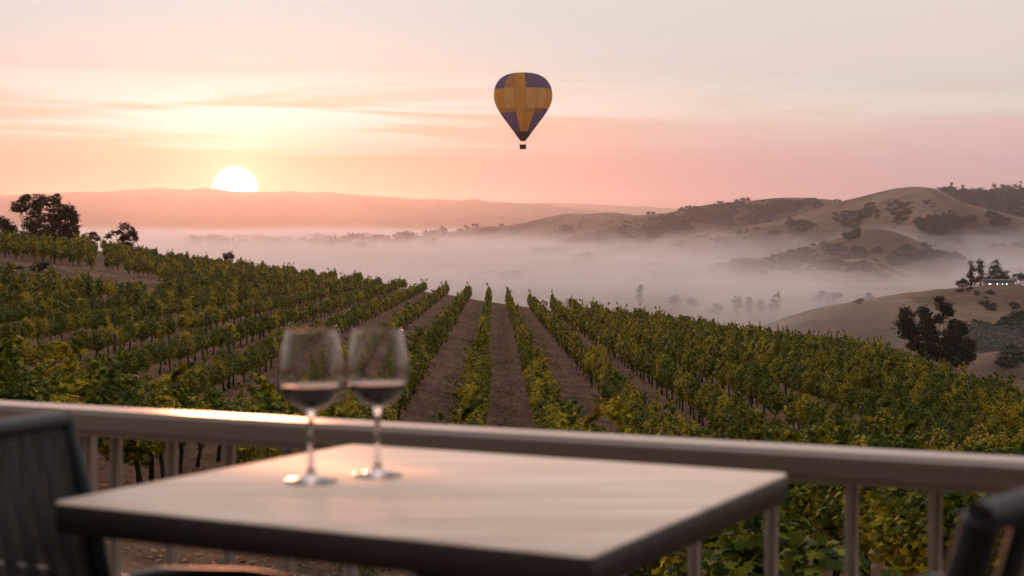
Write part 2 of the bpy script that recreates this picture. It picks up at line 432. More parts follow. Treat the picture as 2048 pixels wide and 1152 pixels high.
def build_ground():
    us = np.concatenate([np.linspace(-1.2, -.42, 40), np.linspace(-.415, .415, 760), np.linspace(.42, 1.2, 40)])
    Ys = np.concatenate([np.linspace(3.4, 12, 30), np.linspace(12.2, 60, 140), np.linspace(60.7, 260, 240), np.geomspace(262, 3900, 560), np.geomspace(3950, 19000, 130)])
    U, Y = np.meshgrid(us, Ys); X = U * Y
    # near the terrace the fan of the grid is widened so that it covers the ground beside the deck
    X = X + np.sign(U) * np.clip(12 - Y, 0, 12) * np.abs(U) * 3
    Z = terrain(X, Y)
    nu, ny = len(us), len(Ys)
    i = np.arange((ny - 1) * (nu - 1)); r = i // (nu - 1); c = i % (nu - 1)
    a = r * nu + c
    f = np.stack([a, a + 1, a + nu + 1, a + nu], 1)
    me = np_mesh('ground', np.stack([X, Y, Z], -1).reshape(-1, 3), f, [M['ground']], smooth=True)
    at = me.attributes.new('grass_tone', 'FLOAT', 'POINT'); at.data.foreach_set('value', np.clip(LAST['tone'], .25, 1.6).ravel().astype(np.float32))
    o = mobj('ground', me); tag(o, 'bare vineyard soil running out to dry grass hills and far mountains', 'ground', kind='structure')
build_ground()
def tz(x, y):
    if y < 214: return float(vine_base(np.array([x]), np.array([y]))[0]) + CZ
    return float(terrain(np.array([x]), np.array([y]))[0])

# ------------------------------------------------------------------ foliage
def leaf_template(kind):
    if kind == 'lobed':     # grape leaf: five lobes, slightly folded
        out = [(0, -.12), (.28, -.36), (.5, -.1), (.36, .06), (.52, .36), (.22, .34), (0, .62), (-.22, .34), (-.52, .36), (-.36, .06), (-.5, -.1), (-.28, -.36)]
        v = [(0, 0.05, 0)] + [(x, y, -.35 * x * x - .12 * y * y) for x, y in out]
        n = len(out)
        f = [(0, 1 + k, 1 + (k + 1) % n) for k in range(n)]
        return np.array(v), np.array(f)
    if kind == 'five':
        out = [(.0, -.45), (.48, -.12), (.36, .42), (-.36, .42), (-.48, -.12)]
        v = [(0, 0, .08)] + [(x, y, -.25 * x * x) for x, y in out]
        return np.array(v), np.array([(0, 1 + k, 1 + (k + 1) % 5) for k in range(5)])
    v = np.array([(-.45, -.35, 0), (.5, -.42, -.06), (.38, .5, 0), (-.5, .36, -.08)])
    return v, np.array([(0, 1, 2, 3)])

def place_leaves(C, Nn, size, kind, rng, jitter=.6):
    """C (n,3) centres, Nn (n,3) outward normals"""
    n = len(C)
    tv, tf = leaf_template(kind)
    nn = Nn + rng.normal(0, jitter, (n, 3)); nn /= np.linalg.norm(nn, axis=1, keepdims=True) + 1e-9
    a = rng.normal(0, 1, (n, 3)); a[:, 2] -= .8
    a -= (a * nn).sum(1, keepdims=True) * nn; a /= np.linalg.norm(a, axis=1, keepdims=True) + 1e-9
    b = np.cross(a, nn)
    sz = np.broadcast_to(size, (n,)) * rng.uniform(.6, 1.25, n)
    V = C[:, None, :] + sz[:, None, None] * (tv[None, :, 0:1] * b[:, None, :] + tv[None, :, 1:2] * a[:, None, :] + tv[None, :, 2:3] * nn[:, None, :])
    Fc = tf[None] + (np.arange(n) * len(tv))[:, None, None]
    return V.reshape(-1, 3), Fc.reshape(-1, tf.shape[1])

def vine_leaf_points(n, rng, length=1.68, low=0.0):
    """surface-biased points of a lumpy hedge-like canopy along local Y"""
    nl = rng.randint(3, 6)
    lumps = []
    for k in range(nl):
        y = (-.5 + (k + .5) / nl) * length + rng.uniform(-.12, .12)
        lumps.append((rng.uniform(-.09, .09), y, rng.uniform(1.08, 1.36) - low, rng.uniform(.25, .40), rng.uniform(.26, .40), rng.uniform(.32, .48) + low * .7))
    lumps.append((rng.uniform(-.1, .1), rng.uniform(-.4, .4), rng.uniform(1.5, 1.68), .24, .28, .26))
    lumps.append((rng.uniform(-.25, .25), rng.uniform(-.5, .5), rng.uniform(.95, 1.1), .24, .26, .28))
    L = np.array(lumps)
    w = L[:, 3] * L[:, 5]; w /= w.sum()
    k = rng.choice(len(L), n, p=w)
    d = rng.normal(0, 1, (n, 3)); d /= np.linalg.norm(d, axis=1, keepdims=True)
    r = rng.uniform(.35, 1.0, n) ** .45 * (1 + .12 * rng.normal(0, 1, n))
    C = L[k, :3] + d * L[k, 3:6] * r[:, None]
    # a few shoots that stick up or hang down
    m = int(n * .10); ns = 5
    base = rng.randint(0, n, ns)
    for s_ in range(ns):
        sel = slice(s_ * m // ns, (s_ + 1) * m // ns); q = rng.uniform(0, 1, sel.stop - sel.start)
        dirv = np.array([rng.uniform(-.35, .35), rng.uniform(-.3, .3), rng.uniform(.25, .55) if s_ < 3 else rng.uniform(-.5, -.2)])
        st = L[rng.randint(len(L)), :3] + np.array([0, 0, .3 if s_ < 3 else -.2])
        C[sel] = st + q[:, None] * dirv + rng.normal(0, .035, (len(q), 3)); d[sel] = rng.normal(0, 1, (len(q), 3))
    return C, d * np.array([1, .7, .8]) + np.array([0, 0, .35])

def vine_trunk_mesh(rng, name):
    mb = MB()
    b = rng.uniform(-.14, .14, 4)
    pts = [(0, 0, -.12), (b[0] * .3, b[1] * .4, .2), (b[0], b[1], .5), (b[2] * .7, b[3], .78), (b[2] * .3, 0, .95)]
    mb.tube(pts, [.055, .045, .038, .045, .05], 7)
    for s in (-1, 1):
        mb.tube([(b[2] * .3, 0, .93), (0, s * .25, 1.0 + rng.uniform(-.03, .05)), (0, s * .55, 1.0), (rng.uniform(-.03, .03), s * .9, 1.02)], [.045, .03, .024, .016], 6)
        for q in (.3, .6, .85):
            mb.tube([(0, s * q, 1.0), (rng.uniform(-.1, .1), s * q + rng.uniform(-.08, .08), 1.25), (rng.uniform(-.25, .25), s * q + rng.uniform(-.1, .1), 1.55)], [.012, .009, .004], 4)
    me = np_mesh(name, np.concatenate(mb.v), [np.array(x) for x in mb.f.values()], [M['bark']])
    return me

def vine_variant(seed, n, size, kind, name):
    rng = np.random.RandomState(seed)
    C, Nn = vine_leaf_points(n, rng, low=.10)
    V, Fc = place_leaves(C, Nn, size, kind, rng)
    return np_mesh(name, V, Fc, [M['vine_leaf']])

NEAR_F = [vine_variant(100 + k, 2000, .098, 'lobed', 'vine_foliage') for k in range(6)]
MID_F = [vine_variant(200 + k, 2300, .082, 'five', 'vine_foliage') for k in range(6)]
TRUNKS = [vine_trunk_mesh(np.random.RandomState(300 + k), 'vine_trunk') for k in range(6)]

ROW_DIR = math.atan2(-ROWU, 1.0)    # rotation of the row about z
def visible(x, y, top):
    u = x / y
    px = CX + F * u; py = HY - F * (top - CZ) / y
    return -60 < px < 2110 and py < 1200

def in_knoll(x, y): return y > 101 and (x < -(.278 * y - 1.0) or (x < -(27.5 + .24 * (y - 118)) and y < 131))

rows = range(-36, 30)
cands = []
VS = 1.75
for r in rows:
    rr = random.Random(1000 + r)
    x0 = row_x(r)
    if r < 0: y = 19.5 + rr.uniform(0, 2)
    elif r < 1: y = 23 + rr.uniform(0, 2)
    else: y = 7.2 + rr.uniform(0, 1.2)
    if r < -1 and r > -5: y = 17.5 + rr.uniform(0, 1.5)
    end = 198 + rr.uniform(-4, 4)
    off = rr.uniform(-2, 2)
    while y < end:
        x = x0 + ROWU * y + rr.uniform(-.07, .07)
        if abs(x) < .37 * y + 3 and not in_knoll(x, y):
            miss = rr.random() < .02 and y > 30
            if not miss: cands.append((y, x, r, rr.random()))
        y += VS + rr.uniform(-.12, .12)
cands.sort()
near, rest = [], []
for c in cands:
    y, x, r, q = c
    zt = tz(x, y) + 1.9
    (near if (visible(x, y, zt) and len(near) < 300) else rest).append(c)

def ordn(n):
    if 10 <= n % 100 <= 20: return '%dth' % n
    return '%d%s' % (n, {1: 'st', 2: 'nd', 3: 'rd'}.get(n % 10, 'th'))
def row_phrase(r):
    # r = 0 and r = 1 flank the central dirt lane
    if r >= 1: return 'the %s row right of the central dirt lane' % ordn(r)
    return 'the %s row left of the central dirt lane' % ordn(1 - r)

counts = {}
for (y, x, r, q) in near:
    counts[r] = counts.get(r, 0) + 1
    z = tz(x, y)
    root = empty('grape_vine', (x, y, z), ROW_DIR + (math.pi if q > .5 else 0))
    s = random.choice((.88, .95, .98, 1.0, 1.02, 1.06)) * (1 + .04 * random.random())
    hs = (.66 if y > 33 else .94) if r < -1 else (.88 if r > 1 and y > 30 else .95)
    ws = (.78 if y > 33 else 1.2) if r < -1 else (.88 if r > 1 and y > 30 else 1.12)
    root.scale = (ws * s * random.uniform(.9, 1.15), s, hs * s * random.uniform(.9, 1.08))
    tag(root, '%s nearest leafy vine in %s' % (ordn(counts[r]), row_phrase(r)), 'grape vine', 'trellised grape vines in long rows')
    k = random.randrange(6)
    src = NEAR_F if y < 30 else MID_F
    f = mobj('foliage', src[k], root); t = mobj('trunk', TRUNKS[random.randrange(6)], root)

# a low sprawling young vine close to the railing on the left and on the right
def build_rest(rest):
    rng = np.random.RandomState(5)
    Vs, Fs, mi, nv = [], [], [], 0
    lib = {}
    for key, n, size in (('a', 1100, .11), ('b', 620, .145), ('c', 340, .185)):
        for k in range(8):
            rg = np.random.RandomState(ord(key) * 10 + k)
            C, Nn = vine_leaf_points(n, rg, low=.16); V, Fc = place_leaves(C, Nn, size, 'quad', rg, .5)
            # thin trunk of four quads
            a = .045; b = [(-a, -a), (a, -a), (a, a), (-a, a)]
            tv = np.array([(x, y, -.2) for x, y in b] + [(x + .04, y, 1.05) for x, y in b]); tf = np.array([(i, (i + 1) % 4, 4 + (i + 1) % 4, 4 + i) for i in range(4)]) + len(V)
            lib[(key, k)] = (np.concatenate([V, tv]), np.concatenate([Fc, tf]), np.concatenate([np.zeros(len(Fc), int), np.ones(4, int)]))
    for (y, x, r, q) in rest:
        if y < 12: continue
        key = 'a' if y < 85 else ('b' if y < 135 else 'c')
        V, Fc, m = lib[(key, rng.randint(8))]
        a = ROW_DIR + (math.pi if q > .5 else 0)
        c, s = math.cos(a), math.sin(a)
        sc = rng.choice([.88, .95, .98, 1.0, 1.03, 1.08]) * np.array([rng.uniform(.85, 1.1) * (.78 if r < -1 else .84), 1.02, (.66 if r < -1 else .88) * rng.uniform(.88, 1.12) * (1.16 if y > 187 else 1)])
        W = V * sc
        W = np.stack([W[:, 0] * c - W[:, 1] * s, W[:, 0] * s + W[:, 1] * c, W[:, 2]], 1) + np.array([x, y, tz(x, y)])
        Vs.append(W); Fs.append(Fc + nv); mi.append(m); nv += len(W)
    me = np_mesh('vineyard_rows', np.concatenate(Vs), np.concatenate(Fs), [M['vine_leaf'], M['bark']], mat_idx=np.concatenate(mi))
    o = mobj('distant_grape_vines', me)
    tag(o, 'mass of green vine rows covering the slope up to the crest', 'grape vines', kind='stuff')
print('vines near', len(near), 'rest', len(rest))

# block of vines on the knoll (rows run across the view)
knoll = []
rk = random.Random(77)
for j in range(14):
    yy = 127 + j * 3.4
    xx = -62.0 + rk.uniform(0, 1)
    while xx < -25:
        if xx < -(.272 * yy + 1.0) and abs(xx) < .37 * yy + 3: knoll.append((yy + rk.uniform(-.2, .2), xx, 0, rk.random()))
        xx += 1.6
def build_knoll():
    global rest
    rest = rest + knoll
build_knoll()
build_rest(rest)

# ------------------------------------------------------------------ vineyard posts
def post_mesh(seed, h):
    rg = np.random.RandomState(seed); mb = MB()
    lean = rg.uniform(-.03, .03, 2)
    mb.tube([(0, 0, -.2), (lean[0] * .5, lean[1] * .5, h * .5), (lean[0], lean[1], h)], [.05, .048, .045], 8)
    me = np_mesh('post', np.concatenate(mb.v), [np.array(x) for x in mb.f.values()], [M['post_wood']]); return me
PM = [post_mesh(k, 1.62 + .06 * k) for k in range(5)]
pc = {}
for r in sorted(set(c[2] for c in near)):
    ys_ = [c for c in near if c[2] == r]
    for i, (y, x, _, q) in enumerate(ys_):
        if (i + r) % 9 == 2 and y > 15:
            pc[r] = pc.get(r, 0) + 1
            xx, yy = x + ROWU * .9, y + .88
            o = mobj('trellis_post', PM[random.randrange(5)], None, (xx, yy, tz(xx, yy)))
            o.rotation_euler = (0, 0, random.uniform(0, 6))
            tag(o, '%s nearest dark wooden stake in %s' % (ordn(pc[r]), row_phrase(r)), 'post', 'trellis posts rising from the vine rows')

# ------------------------------------------------------------------ weeds and fallen leaves
def build_weeds():   # tufts down the lanes
    rng = np.random.RandomState(9); C = []; 
    n = 34000
    Y = 18 + (150 - 18) * rng.uniform(0, 1, n) ** 1.5
    U = rng.uniform(-.36, .36, n); X = U * Y
    d = lane_d(X - ROWU * Y)
    keep = ((d < .15) | (d > .42)) & (fbm(X * .4, Y * .25, 3, 33) > -.05)
    X, Y = X[keep], Y[keep]
    Z = terrain(X, Y)
    n = len(X)
    Vs, Fs = [], []
    for k in range(5):
        a = rng.uniform(0, 6.28, n); h = rng.uniform(.03, .13, n); w = rng.uniform(.01, .035, n); l = rng.uniform(.02, .12, n)
        bx, by = X + rng.normal(0, .07, n), Y + rng.normal(0, .07, n)
        ca, sa = np.cos(a), np.sin(a)
        p0 = np.stack([bx - sa * w, by + ca * w, Z - .01], 1); p1 = np.stack([bx + sa * w, by - ca * w, Z - .01], 1)
        p2 = np.stack([bx + ca * l, by + sa * l, Z + h], 1)
        Vs.append(np.stack([p0, p1, p2], 1).reshape(-1, 3)); 
    V = np.concatenate(Vs); Fc = np.arange(len(V)).reshape(-1, 3)
    m = leaf_mat('weed', (.07, .065, .025), (.13, .105, .045), (.26, .19, .10), scale=.5, translucent=.2, ymix=.35)
    o = mobj('lane_weeds', np_mesh('weeds', V, Fc, [m])); tag(o, 'short dry weeds in the lanes between the vine rows', 'weeds', kind='stuff')
build_weeds()
def build_litter():
    rng = np.random.RandomState(19); n = 9000
    Y = 16 + 60 * rng.uniform(0, 1, n) ** 1.4; X = rng.uniform(-.36, .36, n) * Y
    Z = terrain(X, Y) + .015
    V, Fc = place_leaves(np.stack([X, Y, Z], 1), np.tile([0, 0, 1.0], (n, 1)), .075, 'quad', rng, .25)
    m = leaf_mat('dead_leaf', (.10, .055, .03), (.18, .11, .06), (.30, .2, .09), scale=.8, translucent=.1, ymix=.3)
    o = mobj('fallen_leaves', np_mesh('litter', V, Fc, [m])); tag(o, 'dry fallen leaves scattered on the vineyard soil', 'fallen leaves', kind='stuff')
build_litter()

# ------------------------------------------------------------------ trees
def tree(name, label, cat, base, blobs, seed, group=None, n=1800, leaf=.3, mat='tree_leaf', trunk_r=.25, hollow=.45, stems=None):
    """blobs: list of (x,z,rx,rz) in the plane facing the camera, metres above base; depth comes from rx"""
    rg = np.random.RandomState(seed)
    root = empty(name, base)
    tag(root, label, cat, group)
    sub = []
    for (x, z, rx, rz) in blobs:
        y = rg.uniform(-.35, .35) * max(rx, .5) * 1.6
        sub.append((x, y, z, rx, rx * rg.uniform(.8, 1.1), rz))
        for k in range(4):
            d = rg.normal(0, 1, 3); d /= np.linalg.norm(d)
            q = rg.uniform(.38, .6)
            sub.append((x + d[0] * rx * .7, y + d[1] * rx * .7, z + d[2] * rz * .7, rx * q, rx * q, rz * q))
    L = np.array(sub)
    w = L[:, 3] * L[:, 5]; w /= w.sum()
    # leaf clumps, then leaves round each clump
    ncl = max(12, n // 14)
    k = rg.choice(len(L), ncl, p=w)
    d = rg.normal(0, 1, (ncl, 3)); d /= np.linalg.norm(d, axis=1, keepdims=True)
    r = rg.uniform(hollow, 1.0, ncl) ** .5
    CC = L[k, :3] + d * L[k, 3:6] * r[:, None]
    kk = rg.randint(0, ncl, n)
    C = CC[kk] + rg.normal(0, 1, (n, 3)) * leaf * np.array([1.0, 1.0, .6])
    C[:, 2] = np.maximum(C[:, 2], .1)
    V, Fc = place_leaves(C, d[kk] + np.array([0, 0, .3]), leaf, 'quad', rg, .7)
    mobj('crown', np_mesh('crown', V, Fc, [M[mat]]), root)
    mb = MB()
    H = max(z for x, z, a, b in blobs)
    main = [(0, 0, -.5), (rg.uniform(-.1, .1) * trunk_r * 5, 0, H * .25), (blobs[0][0] * .4, 0, H * .45)]
    if stems is None: stems = [0]
    for sx in stems:
        mp = [(sx, 0, -.5), (sx * .95, 0, H * .22), (sx * .9 + blobs[0][0] * .2, 0, H * .42)]
        mb.tube(mp, [trunk_r * 1.15, trunk_r * .85, trunk_r * .65], 8)
    for (x, y, z, a, b, c) in [tuple(s) for s in L[::5]]:
        sx = min(stems, key=lambda q: abs(q - x))
        st = np.array([sx * .92, 0, min(H * .3, z * .5)]); en = np.array([x, y, z + c * .3])
        mid = (st + en) / 2 + np.array([(x - sx) * .15, 0, -.06 * H])
        mb.tube([st, mid, en], [trunk_r * .5, trunk_r * .3, trunk_r * .08], 5)
    mb.build('trunk', M['bark'], root)
    return root

def tree_px(name, label, cat, px, Y, blobs_px, seed, base_py=None, fat=1.0, **kw):
    """blobs given in photo pixels relative to (px, base_py); converted to metres at distance Y"""
    x = (px - CX) / F * Y
    z = tz(x, Y) if base_py is None else CZ - (base_py - HY) / F * Y
    s = Y / F
    if base_py is not None:
        gz = tz(x, Y)
        dz = z - gz; z = gz
    else: dz = 0
    bl = [((bx - px) * s, (z0 * s if base_py is None else (base_py - z0) * s + dz), rx * s * fat, rz * s * fat) for (bx, z0, rx, rz) in blobs_px]
    if 'leaf' not in kw: kw['leaf'] = 2.4 * s
    if 'trunk_r' not in kw: kw['trunk_r'] = 2.2 * s
    else: kw['trunk_r'] *= s
    return tree(name, label, cat, (x, Y, z), bl, seed, **kw)

# left group on the knoll (blobs are (x, y, rx, ry) in photo pixels)
tree_px('broadleaf_tree', 'tall open-crowned dark tree at the left end of the hilltop group', 'tree', 62, 182,
        [(58, 402, 15, 13), (42, 412, 14, 12), (35, 413, 9, 8), (72, 400, 13, 12), (60, 418, 14, 9), (76, 416, 9, 12), (66, 440, 18, 16), (60, 458, 18, 14), (64, 474, 22, 11), (44, 474, 12, 9)], 1, base_py=476, n=8500, fat=1.18, stems=[0, 1.2])
tree_px('broadleaf_tree', 'largest dark rounded tree on the hilltop above the vines', 'tree', 122, 178,
        [(100, 405, 15, 15), (113, 398, 10, 10), (108, 425, 22, 18), (135, 420, 14, 14), (145, 428, 12, 12), (150, 445, 10, 14), (128, 440, 22, 18), (112, 455, 18, 14), (138, 462, 16, 12), (95, 446, 14, 16), (104, 472, 20, 12), (130, 474, 24, 12), (146, 470, 12, 10)], 2, base_py=478, n=14000, fat=1.15, stems=[-1, .8])
tree_px('broadleaf_tree', 'low dark tree cut by the left edge of the photo', 'tree', 8, 185,
        [(2, 445, 14, 14), (-12, 445, 16, 16), (16, 450, 12, 13), (28, 457, 9, 10), (8, 462, 24, 14), (20, 474, 20, 10)], 3, base_py=474, n=6000)
tree_px('shrub', 'dark shrub under the hilltop trees beside the pale post', 'shrub', 84, 176,
        [(76, 466, 14, 9), (92, 464, 14, 10), (60, 468, 12, 7)], 31, base_py=477, n=900)
tree_px('shrub', 'small brownish bush between the big trees and the lone tree', 'shrub', 181, 196,
        [(172, 474, 9, 7), (184, 470, 9, 6), (193, 477, 7, 6), (180, 480, 14, 6)], 4, base_py=486, n=900)
tree_px('broadleaf_tree', 'small lone airy tree on the skyline right of the big trees', 'tree', 250, 205,
        [(248, 452, 9, 7), (262, 460, 8, 8), (268, 470, 7, 8), (238, 462, 8, 7), (228, 466, 6, 4), (218, 473, 7, 4), (252, 472, 11, 10), (258, 484, 13, 8), (244, 482, 9, 8), (272, 479, 5, 6), (256, 492, 13, 7), (242, 494, 9, 6)], 5, base_py=496, n=3600, hollow=.2)
tree_px('shrub', 'tiny bush peeking over the vines on the left skyline', 'shrub', 458, 212,
        [(452, 511, 6, 5), (462, 509, 6, 5), (458, 516, 10, 5)], 6, base_py=522, n=500)
tree_px('shrub', 'round dark bush on the bare bank below the knoll', 'shrub', 80, 117.5,
        [(76, 532, 11, 8), (86, 530, 9, 8), (68, 536, 8, 5)], 7, base_py=541, n=700, leaf=.12)
tree_px('shrub', 'low weedy bush on the bank left of the round bush', 'shrub', 36, 117.5,
        [(34, 538, 8, 5), (42, 540, 6, 4)], 8, base_py=543, n=300, leaf=.12)
mb = MB(); xx, yy = (46 - CX) / F * 172, 172
mb.tube([(0, 0, -.3), (0, 0, 2.3)], .07, 6); mb.tube([(-.45, 0, 2.25), (.06, 0, 2.25)], .05, 6)
o = mb.build('wooden_post', M['rail'], loc=(xx, yy, CZ - (470 - HY) / F * 172)); tag(o, 'pale wooden post with a crossarm beside the hilltop trees', 'post')

# big feathery tree at the right behind the vineyard crest
tree_px('eucalyptus_tree', 'big feathery dark tree rising behind the right edge of the vineyard', 'tree', 1868, 300,
        [(1812, 632, 15, 14), (1805, 648, 14, 10), (1820, 662, 18, 16), (1848, 624, 9, 12), (1852, 648, 12, 16), (1858, 672, 14, 14), (1888, 610, 13, 9), (1880, 602, 8, 8), (1896, 622, 8, 10), (1880, 640, 10, 10), (1912, 650, 16, 12), (1924, 660, 10, 10), (1900, 672, 20, 15), (1930, 690, 18, 15), (1908, 700, 24, 16), (1880, 700, 20, 18), (1850, 700, 18, 14), (1828, 688, 14, 12), (1938, 710, 12, 10), (1900, 720, 30, 12)], 21, base_py=738, n=18000, fat=1.15, stems=[-3.5, 0, 3], hollow=.3, leaf=.36)

# trees round the lit farmhouse on the near right hill
FT = [
 (1942, 682, [(1942, 527, 4, 4), (1946, 537, 5, 7), (1941, 550, 6, 8), (1945, 562, 5, 8)], 'slim ragged conifer left of the lit farm buildings'),
 (1961, 685, [(1961, 524, 5, 4), (1960, 534, 5, 8), (1961, 545, 3.5, 7), (1961, 556, 3, 8)], 'slim column tree between the conifer and the farm buildings'),
 (1989, 690, [(1992, 526, 8, 6), (1985, 537, 7, 7), (1995, 538, 8, 8), (1988, 550, 10, 8), (1980, 548, 7, 7)], 'tall dark tree above the lit farm buildings'),
 (2008, 680, [(2005, 545, 11, 9), (2012, 550, 9, 9), (2000, 556, 14, 8)], 'broad round tree right behind the farm lights'),
 (1965, 678, [(1955, 557, 8, 7), (1970, 554, 10, 7), (1980, 558, 9, 8), (1945, 564, 8, 6)], 'low dark hedge of trees left of the farm lights'),
 (2036, 690, [(2030, 555, 10, 7), (2044, 553, 10, 8), (2056, 556, 12, 10), (2024, 562, 10, 6)], 'low tree mass at the right edge beyond the farm lights'),
 (1926, 676, [(1928, 564, 5, 6), (1921, 567, 5, 5), (1932, 568, 5, 5)], 'small rounded tree beside the pale shed'),
]
for k, (px, Y, bl, lab) in enumerate(FT):
    tree_px('conifer_tree' if k < 2 else 'broadleaf_tree', lab, 'tree', px, Y, bl, 50 + k, base_py=576, n=700, leaf=.55)
# misty trees in the valley: (px, distance, height px, width px)
MT = [
 (1280, 950, 36, 18, 'pointed tree standing alone in the thick fog', 'c'),
 (1346, 930, 26, 26, 'round tree in the fog right of the pointed tree', 'b'),
 (1385, 900, 22, 22, 'small fogbound tree low beside the right slope', 'b'),
 (1430, 800, 24, 30, 'wide blurred tree deep in the fog above the vines', 'b'),
 (1010, 1350, 18, 22, 'left one of the pale trees on the fog above the centre rows', 'b'),
 (1032, 1360, 20, 22, 'right one of the pale trees on the fog above the centre rows', 'b'),
 (950, 1300, 12, 40, 'low pale tree line left of the pair on the fog', 'b'),
 (905, 1250, 12, 30, 'faint low tree in the fog above the left centre rows', 'b'),
 (1110, 820, 26, 26, 'faint tree low in the fog above the centre right rows', 'b'),
 (1138, 840, 22, 20, 'fainter tree right beside the one above the centre right rows', 'b'),
 (1185, 900, 14, 44, 'low misty thicket in the middle of the fog', 'b'),
 (1474, 800, 44, 22, 'misty round-topped tree left in the group above the right vines', 'b'),
 (1498, 815, 36, 18, 'misty middle tree of the group above the right vines', 'c'),
 (1520, 810, 32, 24, 'short misty tree second from right in the group above the right vines', 'b'),
 (1552, 795, 50, 30, 'tallest misty tree with a spreading crown above the right vines', 'b'),
 (1640, 900, 34, 34, 'blurred round tree under the foggy spur', 'b'),
 (1668, 910, 30, 30, 'second blurred round tree under the foggy spur', 'b'),
 (1738, 900, 26, 22, 'small round grey tree under the spur', 'b'),
 (1806, 760, 40, 30, 'round grey tree at the left of the row behind the near hill', 'b'),
 (1840, 765, 40, 34, 'broad grey tree second in the row behind the near hill', 'b'),
 (1868, 770, 26, 30, 'low grey tree third in the row behind the near hill', 'b'),
 (1894, 770, 38, 28, 'pointed-top grey tree at the right of the row behind the near hill', 'b'),
 (1912, 775, 26, 20, 'small grey tree next to the pale shed on the near hill', 'b'),
]
for k, (px, Y, h, w, lab, ty) in enumerate(MT):
    rg = random.Random(400 + k)
    if ty == 'c': bl = [(px + rg.uniform(-1, 1), h * q, w * .42 * (1.05 - q), h * .16) for q in (.2, .38, .55, .72, .88)]
    else: bl = [(px + rg.uniform(-.32, .32) * w, h * rg.uniform(.25, .68), w * rg.uniform(.24, .36), h * rg.uniform(.2, .3)) for _ in range(8)] + [(px + rg.uniform(-.1, .1) * w, h * .76, w * .24, h * .2)]
    tree_px('conifer_tree' if ty == 'c' else 'broadleaf_tree', lab, 'tree', px, Y, bl, 600 + k, n=450, leaf=2.6 * Y / F, mat='oak_leaf', trunk_r=1.6)
# skyline trees on the far ridges, standing on the terrain crest
def crest(px, Y0, Y1):
    Y = np.linspace(Y0, Y1, 500); X = (px - CX) / F * Y; t = terrain(X, Y)
    a = (t - CZ) / Y; i = int(np.argmax(a)); return X[i], Y[i], t[i]
RT = [(1903, 14, 6, 'c', 'first pointed tree on the skyline left of the hilltop house'), (1926, 11, 6, 'c', 'second pointed tree on the skyline left of the hilltop house'),
 (1889, 6, 8, 'b', 'tiny bush on the skyline left of the pointed trees'), (1957, 12, 26, 'b', 'rounded tree clump behind the white hilltop house'),
 (1990, 18, 12, 'b', 'tall skyline tree right of the white hilltop house'), (2004, 16, 12, 'b', 'bushy skyline tree right of the hilltop house'),
 (2016, 14, 12, 'b', 'low skyline tree near the right edge'), (2030, 16, 14, 'b', 'dark skyline tree close to the right edge'), (2042, 20, 10, 'c', 'dark pointed tree at the right edge of the skyline'),
 (1487, 10, 12, 'b', 'larger tree on top of the middle ridge'), (1473, 8, 9, 'b', 'small tree left on top of the middle ridge'), (1496, 8, 5, 'c', 'thin tree right on top of the middle ridge'),
 (1378, 7, 12, 'b', 'bush on the ridge shoulder left of the middle ridge trees'), (1366, 6, 9, 'b', 'tiny bush on the far shoulder of the ridge'),
 (1296, 9, 5, 'b', 'lone tiny tree on the low far ridge'), (1307, 6, 5, 'b', 'tinier tree beside the lone one on the low far ridge'),
 (952, 9, 18, 'b', 'dark tree clump at the left end of the far hill'), (936, 7, 18, 'b', 'flatter tree clump at the far hill end'), (918, 5, 16, 'b', 'low scrub at the tip of the far hill'), (1004, 5, 9, 'b', 'small bush on the far hill crest'), (1440, 6, 16, 'b', 'low bushes on the slope of the middle ridge')]
for k, (px, h, w, ty, lab) in enumerate(RT):
    rg = random.Random(700 + k)
    x, y, z = crest(px, 1900, 4600)
    s = y / F
    if ty == 'c': bl = [(rg.uniform(-.3, .3) * s, h * q * s, w * .55 * (1.1 - q) * s, h * .2 * s) for q in (.2, .45, .7, .88)]
    else: bl = [(rg.uniform(-.3, .3) * w * s, h * rg.uniform(.3, .65) * s, w * .3 * s, h * .3 * s) for _ in range(4)]
    tree('conifer_tree' if ty == 'c' else 'broadleaf_tree', lab, 'tree', (x, y, z - .5), bl, 800 + k, n=260, leaf=1.5 * s, mat='tree_leaf', trunk_r=.6 * s)

